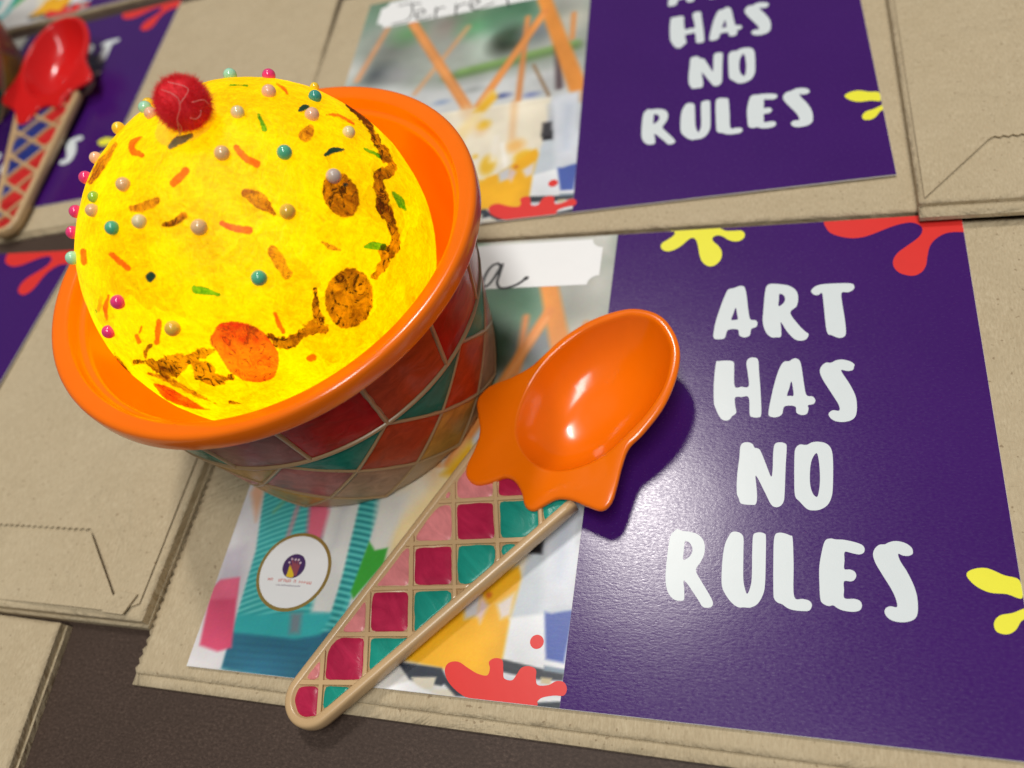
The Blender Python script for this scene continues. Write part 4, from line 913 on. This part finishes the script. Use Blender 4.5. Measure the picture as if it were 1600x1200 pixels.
# ------------------------------------------------------------------ spoons
GS = 'ice cream spoons with waffle handles'
SA = math.radians(51.7); S0 = np.array([37., -6.4])
def make_spoon(label, head_mat, colours):
    root = thing('ice_cream_spoon', label, 'spoon', (S0[0], S0[1], .1), SA, GS)
    zh = lambda s: 4.3+.035*s            # top of the handle frame
    L_ = lambda s: 8.0+.166*s; R_ = lambda s: -4.6-.098*s
    # tip arc
    def outline(ins, s1=70.5):
        lw = math.hypot(1, .166); rw = math.hypot(1, .098)
        Lf = lambda s: L_(s)-ins*lw; Rf = lambda s: R_(s)+ins*rw
        cs = 1.6; c = np.array([cs, (L_(cs)+R_(cs))/2]); r = (L_(cs)-R_(cs))/2*.985-ins
        pts = [c+r*np.array([math.cos(a), math.sin(a)]) for a in np.radians(np.linspace(98, 264, 22))]
        ss = np.linspace(4, s1, 30)
        return [np.array([s, Rf(s)]) for s in []]+pts+[np.array([s, Rf(s)]) for s in ss]+[np.array([s, Lf(s)]) for s in ss[::-1]]
    prof = [(0.75, -4.0), (.15, -3.6), (0, -2.6), (0, -1.0), (.18, -.42), (.55, -.1), (1.0, 0), (1.7, -.04), (2.05, -.22), (2.25, -.95)]
    V = []; Fc = []; n = None
    for ins, dz in prof:
        lp_ = outline(ins); n = len(lp_); V += [(p[0], p[1], zh(p[0])+dz) for p in lp_]
    for i in range(len(prof)-1):
        for k in range(n): k2 = (k+1) % n; Fc.append((i*n+k, i*n+k2, (i+1)*n+k2, (i+1)*n+k))
    Fc.append(tuple((len(prof)-1)*n+k for k in range(n))); Fc.append(tuple(range(n))[::-1])
    fr = part('handle', V, Fc, M['tan'], root)
    field = [tuple(p) for p in outline(2.0)]
    # lattice lines
    H_ = lambda i: 5.4+14*i; W_ = lambda j: 4.5+13.3*j
    nh = np.array([1, 1/1.07]); nw = np.array([1, -1/1.2])      # s + (v-2)/1.07 = H ; s - (v-2)/1.2 = W
    def band(nv, d, wd):
        lo_, hi_ = d-wd*np.linalg.norm(nv), d+wd*np.linalg.norm(nv)
        p = clip_poly(field, nv[0], nv[1], hi_); return clip_poly(p, -nv[0], -nv[1], -lo_)
    def bar(poly, z1, name):
        if len(poly) < 3: return
        c = np.mean(poly, 0); m = len(poly); V = []; Fc = []
        for dz in (-1.0, z1):
            V += [(p[0], p[1], zh(p[0])+dz) for p in poly]
        for k in range(m): k2 = (k+1) % m; Fc.append((k, k2, m+k2, m+k))
        Fc.append(tuple(range(m, 2*m))); o = part(name, V, Fc, M['tan'], root, False)
        b = o.modifiers.new('soft_edge', 'BEVEL'); b.width = .0003; b.segments = 2; b.limit_method = 'ANGLE'
    for i in range(0, 6):
        bar(band(nh, H_(i)+2/1.07, .5), -.3, 'waffle_ridge'); bar(band(nw, W_(i)-2/1.2, .5), -.275, 'waffle_ridge')
    inner = [tuple(p) for p in outline(2.3)]
    for i in range(-1, 6):
        for j in range(-2, 7):
            p = inner
            for nv, d0, d1 in ((nh, H_(i)+2/1.07, H_(i+1)+2/1.07), (nw, W_(j)-2/1.2, W_(j+1)-2/1.2)):
                g = .72*np.linalg.norm(nv)
                if len(p) > 2: p = clip_poly(p, nv[0], nv[1], d1-g)
                if len(p) > 2: p = clip_poly(p, -nv[0], -nv[1], -(d0+g))
            if len(p) < 3: continue
            ar = abs(sum(p[q-1][0]*p[q][1]-p[q][0]*p[q-1][1] for q in range(len(p))))/2
            if ar < .8: continue
            c = np.mean(p, 0); pts = []
            for q in range(len(p)):
                a, b = np.array(p[q]), np.array(p[(q+1) % len(p)]); nn = max(1, int(np.linalg.norm(b-a)/1.1))
                for t in range(nn):
                    z = a+(b-a)*t/nn; pts.append(z+.24*1.6*np.array([noise.noise(Vector((z[0]*.5, z[1]*.5, 2))), noise.noise(Vector((z[0]*.5, z[1]*.5, 8)))]))
            # round corners
            for _ in range(1): pts = [(pts[q-1]+2*pts[q]+pts[(q+1) % len(pts)])/4 for q in range(len(pts))]
            m = len(pts); V = [(c[0], c[1], zh(c[0])-.8)]; Fc = []
            for ff, dz in ((.55, -.8), (.94, -.76), (1, -.93)):
                V += [(*(c+(pp-c)*ff), zh((c+(pp-c)*ff)[0])+dz) for pp in pts]
            for q in range(m):
                q2 = (q+1) % m; Fc.append((0, 1+q, 1+q2))
                for g in range(2): Fc.append((1+g*m+q, 1+(g+1)*m+q, 1+(g+1)*m+q2, 1+g*m+q2))
            kind = 0 if i == j else (1 if j > i else -1)
            part('painted_cell', V, Fc, P[colours(kind, i)], root)
    # head: dripping scoop edge around an oval hollow
    OUT = [(113.7,9.6),(115.6,3.8),(114.5,-1.7),(111.3,-6.7),(106,-10.3),(99,-12.7),(91.9,-13.2),(87.1,-12.9),(83,-14.5),(78.7,-16.8),(75.4,-18.2),(72.8,-17.6),(71.5,-14.4),(70.4,-10.7),(68.5,-7.8),(65.6,-6.4),(63.1,-5.3),(62.6,-3.0),(64.2,-.3),(65.2,3.2),(64.3,5.9),(61.4,7.7),(58.6,10.4),(58.6,13.9),(60.6,15.8),(64.8,17.2),(68.5,19.4),(71.2,23),(73.8,26),(78,26),(82.8,23),(88.1,20.7),(92.4,20.1),(98.4,19.2),(104.7,17),(109.7,13.8)]
    CAV = [(112.4,8.4),(113.6,2.9),(111.6,-3.6),(104.6,-8.8),(97.8,-10.6),(91.2,-10.7),(83.2,-9.8),(77,-7.0),(72.7,-2.8),(71,2.6),(72.1,8.6),(75.5,13),(82.6,16.6),(90.3,18),(98.2,17.3),(105.6,14.2)]
    cc = np.array([92.5, 4.0]); NA = 240
    def radial(pts):
        q = [np.array(p) for p in smooth_closed(pts, 10)]; out = []
        for a in np.linspace(0, 2*math.pi, NA+1)[:-1]:
            d = np.array([math.cos(a), math.sin(a)]); best = 0
            for i in range(len(q)):
                A, B = q[i-1]-cc, q[i]-cc; e_ = B-A; den = d[0]*e_[1]-d[1]*e_[0]
                if abs(den) < 1e-9: continue
                t = (A[0]*e_[1]-A[1]*e_[0])/den; u = (A[0]*d[1]-A[1]*d[0])/den
                if t > 0 and -1e-6 <= u <= 1+1e-6: best = max(best, t)
            out.append(best)
        return np.array(out)
    ro, rc = radial(OUT), radial(CAV); rc = np.minimum(rc, ro-2.0); ang = np.linspace(0, 2*math.pi, NA+1)[:-1]
    zp = lambda s: 8.2+.17*(s-70)
    rings = []
    def ring(r, dz): 
        X = cc[0]+r*np.cos(ang); Y = cc[1]+r*np.sin(ang); rings.append(np.stack([X, Y, zp(X)+dz], 1))
    flatw = np.clip((ro-rc-2)/8, 0, 1)
    DEP = 9.3
    # underside of the hollow, from the middle outwards
    for f in (.02, .3, .55, .75, .9, .99): ring((rc+.6)*f, -1.5-DEP*(1-f**3.8)-.2)
    ring(rc*.5+ro*.5-.3, -1.7); ring(ro-.35, -1.75); ring(ro-.05, -1.3); ring(ro+.08, -.8); ring(ro, -.35); ring(ro-.3, -.06); ring(ro-.8, .1)
    ring(ro-.8-(ro-rc-1.3)*.5, .12-.25*flatw); ring(rc+.7, .12-.2*flatw); ring(rc+.3, .06-.2*flatw); ring(rc+.08, -.1-.2*flatw)
    for f in (.985, .96, .92, .86, .78, .68, .55, .4, .22, .02): ring(rc*f, -DEP*(1-f**3.6)-.3)
    V = np.concatenate(rings); Fc = []
    for i in range(len(rings)-1):
        for k in range(NA): k2 = (k+1) % NA; Fc.append((i*NA+k, i*NA+k2, (i+1)*NA+k2, (i+1)*NA+k))
    Fc.append(tuple(range(NA))[::-1]); Fc.append(tuple((len(rings)-1)*NA+k for k in range(NA)))
    part('scoop_head', V, Fc, head_mat, root)
    return root
sp = make_spoon('spoon with glossy orange dripping scoop head and pink, crimson and teal waffle handle', M['orange'], lambda kd, i: {0: 'crimson', 1: 'teal', -1: 'pink'}[kd])
sp2 = make_spoon('spoon with red dripping scoop head and red and blue waffle handle', M['red'], lambda kd, i: ('scarlet' if i < 2 else 'blue') if kd == 0 else {1: 'scarlet', -1: 'blue'}[kd])
sp2.location = (-142*MM, 149*MM, .1*MM); sp2.rotation_euler = (0, 0, math.radians(101))
